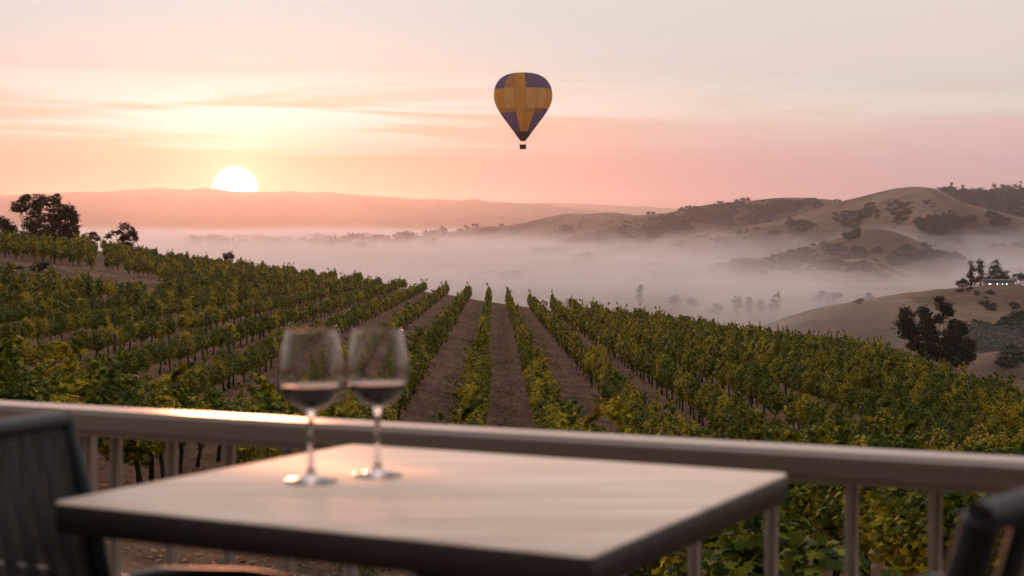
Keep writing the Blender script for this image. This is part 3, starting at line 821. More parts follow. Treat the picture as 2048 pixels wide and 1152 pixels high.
# scrub and oak woods scattered over the hills: one mass
def build_scrub():
    rng = np.random.RandomState(3)
    pts = []
    def cluster(px, py, rx, ry, n, size=(5, 9)):
        for _ in range(int(n * 1.5)):
            a = rng.uniform(0, 6.283); q = math.sqrt(rng.uniform(0, 1)) * (1 + .25 * math.sin(3 * a + px))
            h = hit(px + rx * q * math.cos(a), py + ry * q * math.sin(a), 320, 5000)
            if h: pts.append((*h, rng.uniform(*size)))
    # the named dark patches of the photo
    for c in [(1880, 465, 40, 26, 240), (1905, 445, 22, 18, 90), (1850, 450, 20, 12, 50), (1862, 485, 24, 10, 60), (1999, 443, 18, 11, 60), (1937, 442, 12, 6, 22), (1980, 430, 9, 5, 14),
              (1992, 491, 12, 5, 14), (2035, 470, 9, 6, 14), (2040, 492, 12, 5, 14), (1920, 485, 6, 3, 5),
              (1484, 528, 26, 12, 70), (1590, 514, 24, 9, 50), (1655, 532, 30, 8, 50), (1700, 472, 12, 8, 22), (1712, 468, 8, 8, 16), (1670, 500, 20, 6, 26), (1715, 505, 12, 8, 20), (1755, 505, 6, 4, 6),
              (1800, 520, 26, 12, 70), (1850, 512, 40, 10, 90), (1910, 516, 16, 6, 22), (1815, 500, 14, 5, 14),
              (1350, 455, 40, 16, 190), (1310, 465, 24, 12, 70), (1400, 435, 30, 14, 150), (1440, 425, 30, 12, 120), (1330, 440, 24, 8, 60), (1380, 420, 26, 6, 60), (1470, 412, 30, 7, 90), (1450, 445, 20, 10, 60),
              (1530, 425, 32, 18, 170), (1580, 412, 34, 12, 150), (1620, 408, 26, 8, 70), (1500, 440, 18, 8, 40), (1585, 448, 12, 8, 30), (1610, 455, 18, 10, 40),
              (1455, 485, 26, 8, 50), (1550, 470, 12, 4, 10), (1700, 440, 30, 18, 60), (1740, 425, 20, 14, 40), (1800, 425, 24, 20, 60),
              (1130, 462, 18, 8, 40), (1200, 475, 16, 8, 40), (1250, 475, 16, 6, 30), (1160, 484, 20, 6, 30), (1010, 470, 30, 8, 50), (970, 462, 24, 6, 40), (900, 472, 30, 5, 30),
              ]:
        cluster(*c, size=(4, 9))
    for c in [(1970, 592, 18, 7, 5), (1930, 582, 14, 5, 4), (1983, 618, 10, 5, 5), (2030, 616, 10, 5, 4), (1720, 606, 16, 4, 3), (1965, 612, 10, 4, 3)]: cluster(*c, size=(2.0, 3.4))
    for c in [(1968, 672, 24, 18, 34), (2035, 660, 28, 18, 36), (2018, 650, 8, 8, 8), (2000, 690, 26, 12, 26), (2045, 640, 12, 6, 8), (1958, 690, 16, 12, 18), (2020, 708, 9, 4, 3), (2015, 724, 12, 7, 7), (2045, 716, 8, 6, 4)]: cluster(*c, size=(4.0, 7.0))
    # wooded far-right slope
    for _ in range(1100):
        px = rng.uniform(1835, 2080); py = rng.uniform(378, 445)
        h = hit(px, py, 500, 4000)
        if h and h[1] > 2560: pts.append((*h, rng.uniform(7, 13)))
    # loose scatter
    for _ in range(9000):
        px = rng.uniform(640, 2080); py = rng.uniform(400, 560); h = hit(px, py, 900, 4400) if rng.uniform() < .45 else None
        if h and fbm(np.array([h[0] / 140]), np.array([h[1] / 240]), 4, 91)[0] > .22: pts.append((*h, rng.uniform(4, 8)))
    print('scrub', len(pts))
    # blob of leaf clumps
    Vs, Fs, nv = [], [], 0
    lib = []
    for k in range(10):
        n = 100
        d = rng.normal(0, 1, (n, 3)); d /= np.linalg.norm(d, axis=1, keepdims=True); d[:, 2] = np.abs(d[:, 2])
        C = d * np.array([.5, .5, .5]) * (rng.uniform(.5, 1, n) ** .5)[:, None] * (1 + .25 * np.sin(d[:, :1] * 5 + k)) + np.array([0, 0, .12])
        lib.append(place_leaves(C, d, .19, 'quad', rng, .4))
    for (x, y, z, s) in pts:
        V, Fc = lib[rng.randint(10)]
        a = rng.uniform(0, 6.28); c, sn = math.cos(a), math.sin(a)
        W = V * np.array([s, s, s * rng.uniform(.5, .85)])
        W = np.stack([W[:, 0] * c - W[:, 1] * sn, W[:, 0] * sn + W[:, 1] * c, W[:, 2]], 1) + np.array([x, y, z])
        Vs.append(W); Fs.append(Fc + nv); nv += len(W)
    o = mobj('hillside_scrub', np_mesh('scrub', np.concatenate(Vs), np.concatenate(Fs), [M['oak_leaf']]))
    tag(o, 'dark oak scrub and woods in the folds of the dry hills', 'scrub', kind='stuff')
build_scrub()

# hazy tree line far across the fog on the left
def build_far_line():
    rng = np.random.RandomState(8); Cs = []
    for _ in range(420):
        px = rng.uniform(380, 900)
        Y = rng.uniform(3000, 4600); x = (px - CX) / F * Y
        if px > 0 and fbm(np.array([px / 60]), np.array([Y / 400]), 3, 70)[0] < -.25: continue
        h = rng.uniform(8, 24); w = h * .8
        n = 40
        d = rng.normal(0, 1, (n, 3)); d /= np.linalg.norm(d, axis=1, keepdims=True)
        Cs.append((np.array([x, Y, tz(x, Y) + h * .5]) + d * np.array([w, w, h * .55]) * rng.uniform(.5, 1, (n, 1)), d))
    C = np.concatenate([a for a, b in Cs]); D = np.concatenate([b for a, b in Cs])
    V, Fc = place_leaves(C, D, 5.0, 'quad', rng, .4)
    o = mobj('valley_woods', np_mesh('woods', V, Fc, [M['oak_leaf']])); tag(o, 'pale far-off woods half sunk in the fog below the sun', 'woods', kind='stuff')
build_far_line()

# ------------------------------------------------------------------ buildings
def house(name, label, loc, w, d, h, rz, roof_h, windows, lit=False):
    root = empty(name, loc, rz); tag(root, label, 'house')
    mb = MB(); mb.box((0, 0, h / 2 - .5), (w, d, h + 1)); mb.build('wall', M['house_wall'], root)
    r = MB(); e = .5
    v = [(-w / 2 - e, -d / 2 - e, h + .02), (w / 2 + e, -d / 2 - e, h + .02), (w / 2 + e, d / 2 + e, h + .02), (-w / 2 - e, d / 2 + e, h + .02), (-w / 2 - e, 0, h + roof_h), (w / 2 + e, 0, h + roof_h)]
    r.add(v, [(0, 1, 5, 4), (2, 3, 4, 5), (0, 4, 3), (1, 2, 5), (0, 3, 2, 1)]); r.build('roof', M['house_roof'], root)
    for (x, ww, hh) in windows:
        m = MB(); m.box((x, -d / 2 - .06, h * .5), (ww, .1, hh)); m.build('window', M['lamp'] if lit else M['window_dark'], root)
    return root
x, y, z = crest(1955, 2600, 3300); y -= 30; x = (1955 - CX) / F * y
house('hilltop_house', 'long white house on the wooded skyline ridge at the far right', (x, y, CZ - (392 - HY) / F * y), 26, 9, 5.5, .1, 2.5, [(-9, 2, 1.6), (-3, 2, 1.6), (4, 3, 1.8), (9, 2, 1.6)])
Y = 672; x = (1925 - CX) / F * Y
house('farm_shed', 'small pale gabled shed on the near hill beside small trees', (x, Y, tz(x, Y)), 2.6, 3, 2.0, .5, .9, [(-.4, .5, .6)])
Y = 664; x = (1996 - CX) / F * Y
house('farmhouse', 'low dark farmhouse with bright lit windows under the near hill trees', (x, Y, tz(x, Y) - .3), 13, 5, 2.2, .03, 1.0, [(-4.6, 1.0, .35), (-1.2, .4, .45), (1.1, .3, .3), (3.0, .4, .45)], lit=True)
Y = 655; x = (1760 - CX) / F * Y
house('distant_shed', 'tiny pale shed roof in the fog left of the near hill crest', ((1808 - CX) / F * 740, 740, tz((1808 - CX) / F * 740, 740)), 12, 6, 4.5, .1, 1.5, [(2, 1, 1)])

# ------------------------------------------------------------------ balloon
def balloon():
    Y = 420.0; R = 57.4 / F * Y; s = R / 367.0     # metres per unit of the measured profile
    cx, _, _ = P(1045.8, 200, Y)
    # profile (height below the crown, radius), measured
    prof = [(0, .02), (4, .22), (12, .38), (26, .53), (48, .66), (80, .775), (120, .865), (165, .935), (215, .978), (265, .998), (295, 1.0), (340, .99), (385, .962), (430, .915), (475, .85), (523, .77), (570, .685), (620, .585), (670, .485), (715, .395), (758, .312)]
    H = 758
    ztop = CZ - (145.3 - HY) / F * Y
    root = empty('hot_air_balloon', (cx, Y, ztop - 978 * s), 0)
    tag(root, 'yellow and blue patchwork hot air balloon floating in the pink sky', 'hot air balloon')
    z0 = 978 * s
    NG = 15; SEG = 6
    # smooth the profile
    d = np.array([a for a, b in prof], float); r = np.array([b for a, b in prof], float) * R
    dd = np.concatenate([np.linspace(0, 26, 8), np.linspace(34, H, 44)])
    rr = np.interp(dd, d, r)
    V = []
    nth = NG * SEG
    off = math.radians(-90 + 5.5)
    for zi, ri in zip(dd, rr):
        for k in range(nth):
            th = off + 2 * math.pi * k / nth
            fr = (k % SEG) / SEG
            bul = 1 + .034 * math.sin(math.pi * fr) - .004
            V.append((ri * bul * math.cos(th), ri * bul * math.sin(th), z0 - zi * s))
    m = len(dd)
    fs, mi = [], []
    # gore index: 0 starts at +5.5 deg right of the view axis, going right
    TOPB = {0: 1, 1: 1, 2: 1, 3: 1, 4: 1, 6: 1, 8: 1, 10: 1, 12: 1, 13: 2, 14: 0, 11: 1}
    LOWB = {0: 0, 1: 1, 2: 1, 3: 1, 5: 1, 7: 1, 9: 1, 11: 1, 12: 1, 13: 1, 14: 0}
    for i in range(m - 1):
        dm = (dd[i] + dd[i + 1]) / 2
        for k in range(nth):
            k2 = (k + 1) % nth; g = k // SEG
            fs.append((i * nth + k, i * nth + k2, (i + 1) * nth + k2, (i + 1) * nth + k))
            if dm < 222: c = TOPB.get(g, 0)
            elif dm < 470: c = 4 if g in (0, 1, 3, 5, 8, 11, 13) else 0
            elif dm < 528: c = (2 if g in (0, 12, 13) else (3 if g in (1,) else (1 if g in (2, 3) else 0)))
            else:
                c = LOWB.get(g, 0)
            if dm < 5: c = 2
            mi.append(c)
    def cloth(name, col):
        mm, nt, nd, lk = new_mat(name); o = N(nt, 'ShaderNodeOutputMaterial')
        dn = N(nt, 'ShaderNodeBsdfPrincipled'); dn.inputs['Base Color'].default_value = (*col, 1); dn.inputs['Roughness'].default_value = .6
        tn = N(nt, 'ShaderNodeBsdfTranslucent'); tn.inputs['Color'].default_value = (*col, 1)
        tc = N(nt, 'ShaderNodeTexCoord'); no = N(nt, 'ShaderNodeTexNoise'); no.inputs['Scale'].default_value = .5; lk.new(tc.outputs['Object'], no.inputs['Vector'])
        c = mixc(nt, no.outputs['Fac'], tuple(q * .8 for q in col), tuple(q * 1.15 for q in col)); lk.new(c, dn.inputs['Base Color']); lk.new(c, tn.inputs['Color'])
        ms = N(nt, 'ShaderNodeMixShader'); ms.inputs[0].default_value = .88; lk.new(dn.outputs[0], ms.inputs[1]); lk.new(tn.outputs[0], ms.inputs[2]); lk.new(ms.outputs[0], o.inputs[0]); return mm
    mats = [cloth('yellow_nylon', (.95, .60, .13)), cloth('blue_nylon', (.22, .22, .55)), cloth('grey_brown_nylon', (.70, .47, .22)), cloth('orange_nylon', (.56, .24, .08)), cloth('pale_yellow_nylon', (1.0, .74, .28))]
    me = np_mesh('envelope', np.array(V), np.array(fs), mats, smooth=True, mat_idx=mi)
    env = mobj('envelope', me, root)
    # load tapes along the gore seams
    sk = MB(); 
    prof2 = [(.312 * R, z0 - 758 * s), (.24 * R, z0 - 800 * s), (.16 * R, z0 - 840 * s), (.085 * R, z0 - 872 * s)]
    sk.lathe(prof2 + [(q - .03, zz) for q, zz in prof2[::-1]], 30, closed=True)
    sk.build('skirt', simple_mat('skirt_cloth', (.075, .04, .028), .8), root, smooth=True)
    tp = MB()
    for g in range(NG):
        th = off + 2 * math.pi * g / NG
        tp.tube([(rr[i] * .999 * math.cos(th), rr[i] * .999 * math.sin(th), z0 - dd[i] * s) for i in range(2, m, 4)], .035, 4, cap=False)
    tp.build('load_tapes', simple_mat('tape', (.10, .055, .03), .8), root)
    bw = 42 * s
    bk = MB(); zb = 0
    hb = 56 * s
    bk.box((0, 0, hb / 2), (bw * 2, bw * 1.6, hb), bevel=.1)
    b = bk.build('basket', M['basket'], root)
    rim = MB(); rim.tube([(-bw, -bw * .8, hb), (bw, -bw * .8, hb), (bw, bw * .8, hb), (-bw, bw * .8, hb), (-bw, -bw * .8, hb)], .06, 6); rim.build('rim', simple_mat('rim_leather', (.05, .025, .02), .6), b)
    bu = MB()
    for sx in (-.28, .28): bu.tube([(sx, 0, hb + 1.0), (sx, 0, hb + 1.55)], .14, 10)
    bu.tube([(-.6, 0, hb + 1.0), (.6, 0, hb + 1.0)], .04, 6)
    bu.build('burner', M['steel'], root)
    for sx in (-1, 1):
        for sy in (-1, 1):
            c = MB(); c.tube([(sx * bw * .95, sy * bw * .75, hb), (sx * .55, sy * .4, hb + 1.0), (sx * .08 * R, sy * .03 * R, z0 - 872 * s)], .035, 5); c.build('cable', M['steel'], root)
balloon()

# ------------------------------------------------------------------ deck, railing
deck = MB()
dl = math.atan2(-.84, 2.068)
for k in range(26):
    deck.box((-.1 + math.sin(dl) * -1 * 0 + (1.35 - k * .145) * math.sin(-dl), 2.98 - .12 - .145 * k * math.cos(dl) + .0, -.0175), (7.0, .14, .035), rz=dl)
o = deck.build('deck', M['deck']); tag(o, 'terrace deck boards under the table', 'deck', kind='structure')

RA = np.array([-1.177, 3.45]); RD = np.array([2.068, -.84]); RD /= np.linalg.norm(RD)
RN = np.array([-RD[1], RD[0]])     # away from the camera
def rp(t, off=0.0): q = RA + RD * t + RN * off; return float(q[0]), float(q[1])
rail = empty('deck_railing', (*rp(1.1, .05), 0), dl)
tag(rail, 'cream painted terrace railing crossing in front of the vineyard', 'railing')
ztop = CZ - .416
def rbox(name, t0, t1, z0, z1, o0, o1, bevel=.004):
    mb = MB(); L = t1 - t0
    mb.box(((t0 + t1) / 2 - 1.1, (o0 + o1) / 2 - .05, (z0 + z1) / 2), (L, o1 - o0, z1 - z0), bevel=bevel)
    return mb.build(name, M['rail'], rail)
rbox('top_rail', -1.6, 4.6, ztop - .042, ztop, 0, .10, .008)
rbox('sub_rail', -1.6, 4.6, ztop - .062, ztop - .0425, .03, .07)
rbox('bottom_rail', -1.6, 4.6, CZ - .84, CZ - .79, .025, .075)
def t_of_px(px, off=.05):
    u = (px - CX) / F
    # (RA+RD t + RN off).x = u * y
    a = RA + RN * off
    return (u * a[1] - a[0]) / (RD[0] - u * RD[1])
ta, tb = t_of_px(232), t_of_px(437)
pitch = (tb - ta) / 2 * 1.10
print('baluster pitch', pitch, [round(t_of_px(p), 3) for p in (595, 694, 794, 1415, 1567, 1727, 1926)])
k = -12
while True:
    t = ta + k * pitch; k += 1
    if t < -1.5: continue
    if t > 4.5: break
    if abs(t - t_of_px(168)) < .05: continue
    rbox('baluster', t - .011, t + .011, CZ - .7905, ztop - .0615, .039, .061, .002)
for t in (t_of_px(168), t_of_px(168) + 2.9):
    rbox('post', t - .022, t + .022, 0, ztop - .0622, .078 - .05, .073, .004)

# ------------------------------------------------------------------ table
def table_mat(side=False):
    m, nt, nd, lk = new_mat('table_laminate')
    o = N(nt, 'ShaderNodeOutputMaterial'); p = N(nt, 'ShaderNodeBsdfPrincipled')
    tc = N(nt, 'ShaderNodeTexCoord'); mp = N(nt, 'ShaderNodeMapping'); mp.inputs['Scale'].default_value = (1.2, 14, 14); mp.inputs['Rotation'].default_value = (0, 0, -dl)
    lk.new(tc.outputs['Object'], mp.inputs['Vector'])
    n = N(nt, 'ShaderNodeTexNoise'); n.inputs['Scale'].default_value = 2.2; n.inputs['Detail'].default_value = 8; n.inputs['Distortion'].default_value = .6; lk.new(mp.outputs[0], n.inputs['Vector'])
    w = N(nt, 'ShaderNodeTexNoise'); w.inputs['Scale'].default_value = 9; w.inputs['Detail'].default_value = 4; lk.new(tc.outputs['Object'], w.inputs['Vector'])
    c = mixc(nt, math_n(nt, 'MULTIPLY_ADD', n.outputs['Fac'], 3.4, -1.2, clamp=True), (.72, .52, .41), (.92, .72, .59))
    lk.new(c, p.inputs['Base Color'])
    r = math_n(nt, 'MULTIPLY_ADD', w.outputs['Fac'], .12, .47); lk.new(r, p.inputs['Roughness']); p.inputs['IOR'].default_value = 1.6
    b = N(nt, 'ShaderNodeBump'); b.inputs['Strength'].default_value = .05; b.inputs['Distance'].default_value = .002; lk.new(n.outputs['Fac'], b.inputs['Height']); lk.new(b.outputs[0], p.inputs['Normal'])
    lk.new(p.outputs[0], o.inputs[0]); return m
M['table'] = table_mat()
M['table_edge'] = simple_mat('table_edge', (.045, .028, .018), .5, noise=.12, scale=10)
TZ = CZ - .352
def tp_(px, py): Y = .352 * F / (py - HY); return np.array([(px - CX) / F * Y, Y])
Lc, Bc, Rc, Fc_ = tp_(103, 1003), tp_(702, 888), tp_(1578, 946), tp_(1180, 1112)
cen = (Lc + Bc + Rc + Fc_) / 4
tbl = empty('bistro_table', (cen[0], cen[1], 0)); tag(tbl, 'pale square bistro table with dark edge standing at the railing', 'table')
def slab(name, corners, z0, z1, mats, rad=.012, bev=.003):
    # rounded-corner prism
    ring = []
    n = len(corners)
    for i in range(n):
        p = corners[i]; a = corners[i - 1]; b = corners[(i + 1) % n]
        da = (a - p) / np.linalg.norm(a - p); db = (b - p) / np.linalg.norm(b - p)
        s0, s1 = p + da * rad, p + db * rad
        for q in np.linspace(0, 1, 6): ring.append((1 - q) ** 2 * s0 + 2 * q * (1 - q) * p + q * q * s1)
    ring = np.array(ring) - cen; m = len(ring); c = ring.mean(0)
    def inset(d): v = ring - c; l = np.linalg.norm(v, axis=1, keepdims=True); return c + v * (1 - d / l)
    lay = [(inset(bev), z0), (ring, z0 + bev), (ring, z1 - bev), (inset(bev), z1)]
    V = np.concatenate([np.c_[r, np.full(m, z)] for r, z in lay])
    quads = [(i * m + k, i * m + (k + 1) % m, (i + 1) * m + (k + 1) % m, (i + 1) * m + k) for i in range(3) for k in range(m)]
    caps = [tuple(range(m))[::-1], tuple(3 * m + k for k in range(m))]
    me = np_mesh(name, V, [np.array(quads), np.array(caps)], mats, mat_idx=[1] * (2 * m) + [0] * m + [1, 0])
    return mobj(name, me, tbl)
slab('tabletop', [Lc, Fc_, Rc, Bc], TZ - .040, TZ, [M['table'], M['table_edge']])
pm = MB(); pm.tube([(0, 0, .03), (0, 0, TZ - .045)], .038, 20); pm.build('pedestal', M['pedestal'], tbl, smooth=True)
pm = MB(); pm.box((0, 0, TZ - .0475), (.32, .32, .012), rz=dl, bevel=.003); pm.build('bracket', M['pedestal'], tbl)
pm = MB(); pm.lathe([(.24, .002), (.24, .012), (.22, .022), (.05, .032)], 40); pm.build('base', M['pedestal'], tbl, smooth=True)

# ------------------------------------------------------------------ wine glasses
def glass_mat():
    m, nt, nd, lk = new_mat('clear_glass'); o = N(nt, 'ShaderNodeOutputMaterial')
    g = N(nt, 'ShaderNodeBsdfGlass'); g.inputs['Color'].default_value = (.97, .96, .95, 1); g.inputs['Roughness'].default_value = 0; g.inputs['IOR'].default_value = 1.5
    lk.new(g.outputs[0], o.inputs[0]); return m
M['glass'] = glass_mat()
def wine_mat():
    m, nt, nd, lk = new_mat('red_wine'); o = N(nt, 'ShaderNodeOutputMaterial'); p = N(nt, 'ShaderNodeBsdfPrincipled')
    p.inputs['Base Color'].default_value = (.006, .0004, .0007, 1); p.inputs['Roughness'].default_value = .03; p.inputs['IOR'].default_value = 1.5
    p.inputs['Specular Tint'].default_value = (1.0, .8, .72, 1)
    g = N(nt, 'ShaderNodeNewGeometry'); sx = N(nt, 'ShaderNodeSeparateXYZ'); lk.new(g.outputs['Normal'], sx.inputs[0])
    lk.new(math_n(nt, 'MULTIPLY', math_n(nt, 'GREATER_THAN', sx.outputs['Z'], .9), .75), p.inputs['Specular IOR Level'])
    lk.new(p.outputs[0], o.inputs[0]); return m
M['wine'] = wine_mat()
BO = [(.0045, .0975), (.012, .0992), (.022, .1035), (.032, .1115), (.0395, .122), (.0435, .134), (.0450, .146), (.0445, .158), (.0420, .174), (.0385, .190), (.0345, .208)]
def spline(pr, n=6):
    p = np.array(pr); out = []
    t = np.arange(len(p))
    for i in range(len(p) - 1):
        p0, p1, p2, p3 = p[max(i - 1, 0)], p[i], p[i + 1], p[min(i + 2, len(p) - 1)]
        for q in np.linspace(0, 1, n, endpoint=False):
            out.append(.5 * ((2 * p1) + (-p0 + p2) * q + (2 * p0 - 5 * p1 + 4 * p2 - p3) * q * q + (-p0 + 3 * p1 - 3 * p2 + p3) * q ** 3))
    out.append(p[-1]); return [tuple(x) for x in out]
def wine_glass(px, py, lab, wlab, sc):
    Y = .352 * F / (py - HY)
    x = (px - CX) / F * Y
    root = empty('wine_glass', (x, Y, TZ + .0005)); tag(root, lab, 'wine glass', 'pair of stemmed wine glasses')
    root.scale = (sc, sc, sc)
    outer = spline(BO, 5)
    wall = .0013
    inner = [(max(r - wall, 1e-5), z + (wall * 1.6 if z < .105 else 0)) for r, z in outer][::-1]
    # one continuous glass wall from stem to rim and back inside
    stem = [(.0355, .0), (.0352, .0016), (.020, .0042), (.010, .0085), (.0060, .015), (.0045, .026), (.0038, .045), (.0037, .065), (.0042, .083), (.0056, .0925)]
    st = spline(stem, 4)
    prof_all = [(1e-5, 0.0)] + st + [(r, z) for r, z in outer[2:]] + [(outer[-1][0] - wall * .5, outer[-1][1] + .0005)] + inner[:-2] + [(1e-5, .1015)]
    m = MB(); m.lathe(prof_all, 64); b = m.build('glass_body', M['glass'], root, smooth=True)
    # wine
    lvl = .1318
    wi = [(r + .0004, z) for r, z in inner[::-1] if z < lvl - .001][2:]
    rl = np.interp(lvl, [z for r, z in inner[::-1]], [r for r, z in inner[::-1]]) + .0004
    w = MB(); w.lathe([(1e-5, .1006)] + wi + [(rl, lvl), (rl - .0008, lvl - .0003), (1e-5, lvl - .0004)], 64)
    wo = w.build('red_wine', M['wine'], None, smooth=True, loc=(x, Y, TZ + .0005)); wo.scale = (sc, sc, sc)
    tag(wo, wlab, 'wine', 'dark red wine filling the glasses')
wine_glass(622, 963, 'left wine glass on the table, the one nearer the camera', 'dark red wine in the left glass', 1.0)
wine_glass(755, 951, 'right wine glass on the table, set slightly farther back', 'dark red wine in the right glass', .985)

# ------------------------------------------------------------------ chairs
def sling_mat():
    m, nt, nd, lk = new_mat('sling_mesh'); o = N(nt, 'ShaderNodeOutputMaterial')
    p = N(nt, 'ShaderNodeBsdfPrincipled'); p.inputs['Base Color'].default_value = (.022, .018, .018, 1); p.inputs['Roughness'].default_value = .7
    t = N(nt, 'ShaderNodeBsdfTransparent')
    tc = N(nt, 'ShaderNodeTexCoord'); w = N(nt, 'ShaderNodeTexWave'); w.bands_direction = 'Y'; w.inputs['Scale'].default_value = 9; w.inputs['Distortion'].default_value = .6
    lk.new(tc.outputs['Object'], w.inputs['Vector'])
    w2 = N(nt, 'ShaderNodeTexNoise'); w2.inputs['Scale'].default_value = 14; lk.new(tc.outputs['Object'], w2.inputs['Vector'])
    f = math_n(nt, 'MULTIPLY_ADD', w.outputs['Fac'], .42, .03); f = math_n(nt, 'MULTIPLY', f, math_n(nt, 'MULTIPLY_ADD', w2.outputs['Fac'], 2, 0, clamp=True))
    ms = N(nt, 'ShaderNodeMixShader'); lk.new(f, ms.inputs[0]); lk.new(p.outputs[0], ms.inputs[1]); lk.new(t.outputs[0], ms.inputs[2]); lk.new(ms.outputs[0], o.inputs[0]); return m
M['sling'] = sling_mat()

def chair(label, far_top, rz, mat, kind, width=.52, top_h=.86):
    """local frame: +x is the way the chair faces, back at x=0, y across; far_top = world xy of the back's top corner at y=+w/2"""
    c, s = math.cos(rz), math.sin(rz)
    w = width
    lx, ly = (-.10 if kind == 'sling' else -.13), w / 2
    ox = far_top[0] - (lx * c - ly * s); oy = far_top[1] - (lx * s + ly * c)
    root = empty('patio_chair', (ox, oy, 0), rz); tag(root, label, 'chair', None)
    seat_h = .43; BK = .10 if kind == 'sling' else .13
    def back_x(z): return -BK * max(0, (z - seat_h)) / (top_h - seat_h)
    fr = MB()
    for sy in (-1, 1):
        y = sy * w / 2
        fr.tube([(0.0, y, seat_h), (-BK * .25, y, .55), (-BK * .6, y, .70), (-BK * .95, y, top_h - .03), (-BK, y, top_h - .005)],   .0135 if kind == 'sling' else .018, 10, flat=1.0)
    if kind == 'sling':
        fr.tube([(-BK, -w / 2, top_h), (-BK - .015, 0, top_h + .006), (-BK, w / 2, top_h)], .0125, 10)
    else:
        fr.tube([(-.13, y_, top_h + .010 * math.cos(y_ / w * math.pi) - .005) for y_ in np.linspace(-w / 2, w / 2, 9)], .015, 12)
    fr.tube([(0, -w / 2, seat_h), (0, w / 2, seat_h)], .014, 8)
    fr.build('back_frame', mat, root, smooth=True)
    if kind == 'sling':
        V = []; fs = []
        zs = np.linspace(seat_h + .01, top_h - .004, 14); ysl = np.linspace(-w / 2 + .012, w / 2 - .012, 16)
        for side in (0, .003):
            for z in zs:
                for y in ysl: V.append((back_x(z) - .012 * math.cos(y / w * math.pi) + side, y, z))
        ny_ = len(ysl); nz_ = len(zs); nn = ny_ * nz_
        for q in (0, 1):
            for i in range(nz_ - 1):
                for j in range(ny_ - 1):
                    a = q * nn + i * ny_ + j; fs.append((a, a + 1, a + ny_ + 1, a + ny_) if q else (a, a + ny_, a + ny_ + 1, a + 1))
        mobj('backrest', np_mesh('backrest', np.array(V), np.array(fs), [M['sling']], smooth=True), root)
    else:
        for k in range(7):
            y = (-.5 + (k + 1) / 8) * w
            sl = MB(); sl.tube([(back_x(z) - .004, y, z) for z in np.linspace(seat_h + .01, top_h, 8)], .016, 8, flat=.5); sl.build('back_slat', mat, root, smooth=True)
    st = MB(); st.box((.24, 0, seat_h - .005), (.46, w - .03, .02), bevel=.008); st.build('seat', M['sling'] if kind == 'sling' else mat, root)
    sf = MB()
    for sy in (-1, 1): sf.tube([(0, sy * w / 2, seat_h), (.47, sy * w / 2, seat_h + .01)], .016, 10)
    sf.tube([(.47, -w / 2, seat_h + .01), (.47, w / 2, seat_h + .01)], .016, 10)
    sf.build('seat_frame', mat, root, smooth=True)
    for sy in (-1, 1):
        y = sy * w / 2
        ar = MB(); 
        ar.tube([(-.04, y, .605), (.05, y, .625), (.18, y, .632), (.30, y, .625), (.37, y, .60), (.41, y, .54), (.43, y, .44)], [.017, .02, .021, .021, .02, .017, .015], 10); ar.build('armrest', mat, root, smooth=True)
        for xx_ in (.44, -.0):
            lg = MB(); lg.tube([(xx_, y, seat_h), (xx_ + (.03 if xx_ else -.08), y, .01)], .015, 10); lg.build('leg', mat, root, smooth=True)
    return root
# left chair: back's far top corner seen at (140, 832)
def at_h(px, py, h): Y = (CZ - h) * F / (py - HY); return ((px - CX) / F * Y, Y)
chair('dark sling-back patio chair with woven mesh cut by the left edge', at_h(133, 838, .835), math.radians(-20), M['dark_metal'], 'sling', top_h=.835)
# right chair: its near corner at (1935, 1000); it faces the table, so its y=+w/2 side is the near one
chair('dark slatted patio chair with pale-lit curved top in the right corner', at_h(1962, 1026, .85), math.radians(128), M['brown_metal'], 'slat', top_h=.85)

# ------------------------------------------------------------------ haze and fog
SUNX, SUNY = 470.0, 378.0
sun_dir = np.array([(SUNX - CX) / F, 1.0, -(SUNY - HY) / F]); sun_dir /= np.linalg.norm(sun_dir)

HZ = [-9500, 9500, -150, 17500, -75, 360]
mb = MB(); mb.box(((HZ[0] + HZ[1]) / 2, (HZ[2] + HZ[3]) / 2, (HZ[4] + HZ[5]) / 2), (HZ[1] - HZ[0], HZ[3] - HZ[2], HZ[5] - HZ[4]))
hz = mb.build('haze', volume_mat('haze', (.97, .89, .92), .000068, .80)); tag(hz, 'thin pink haze over the valley and far mountains', 'haze', kind='stuff')

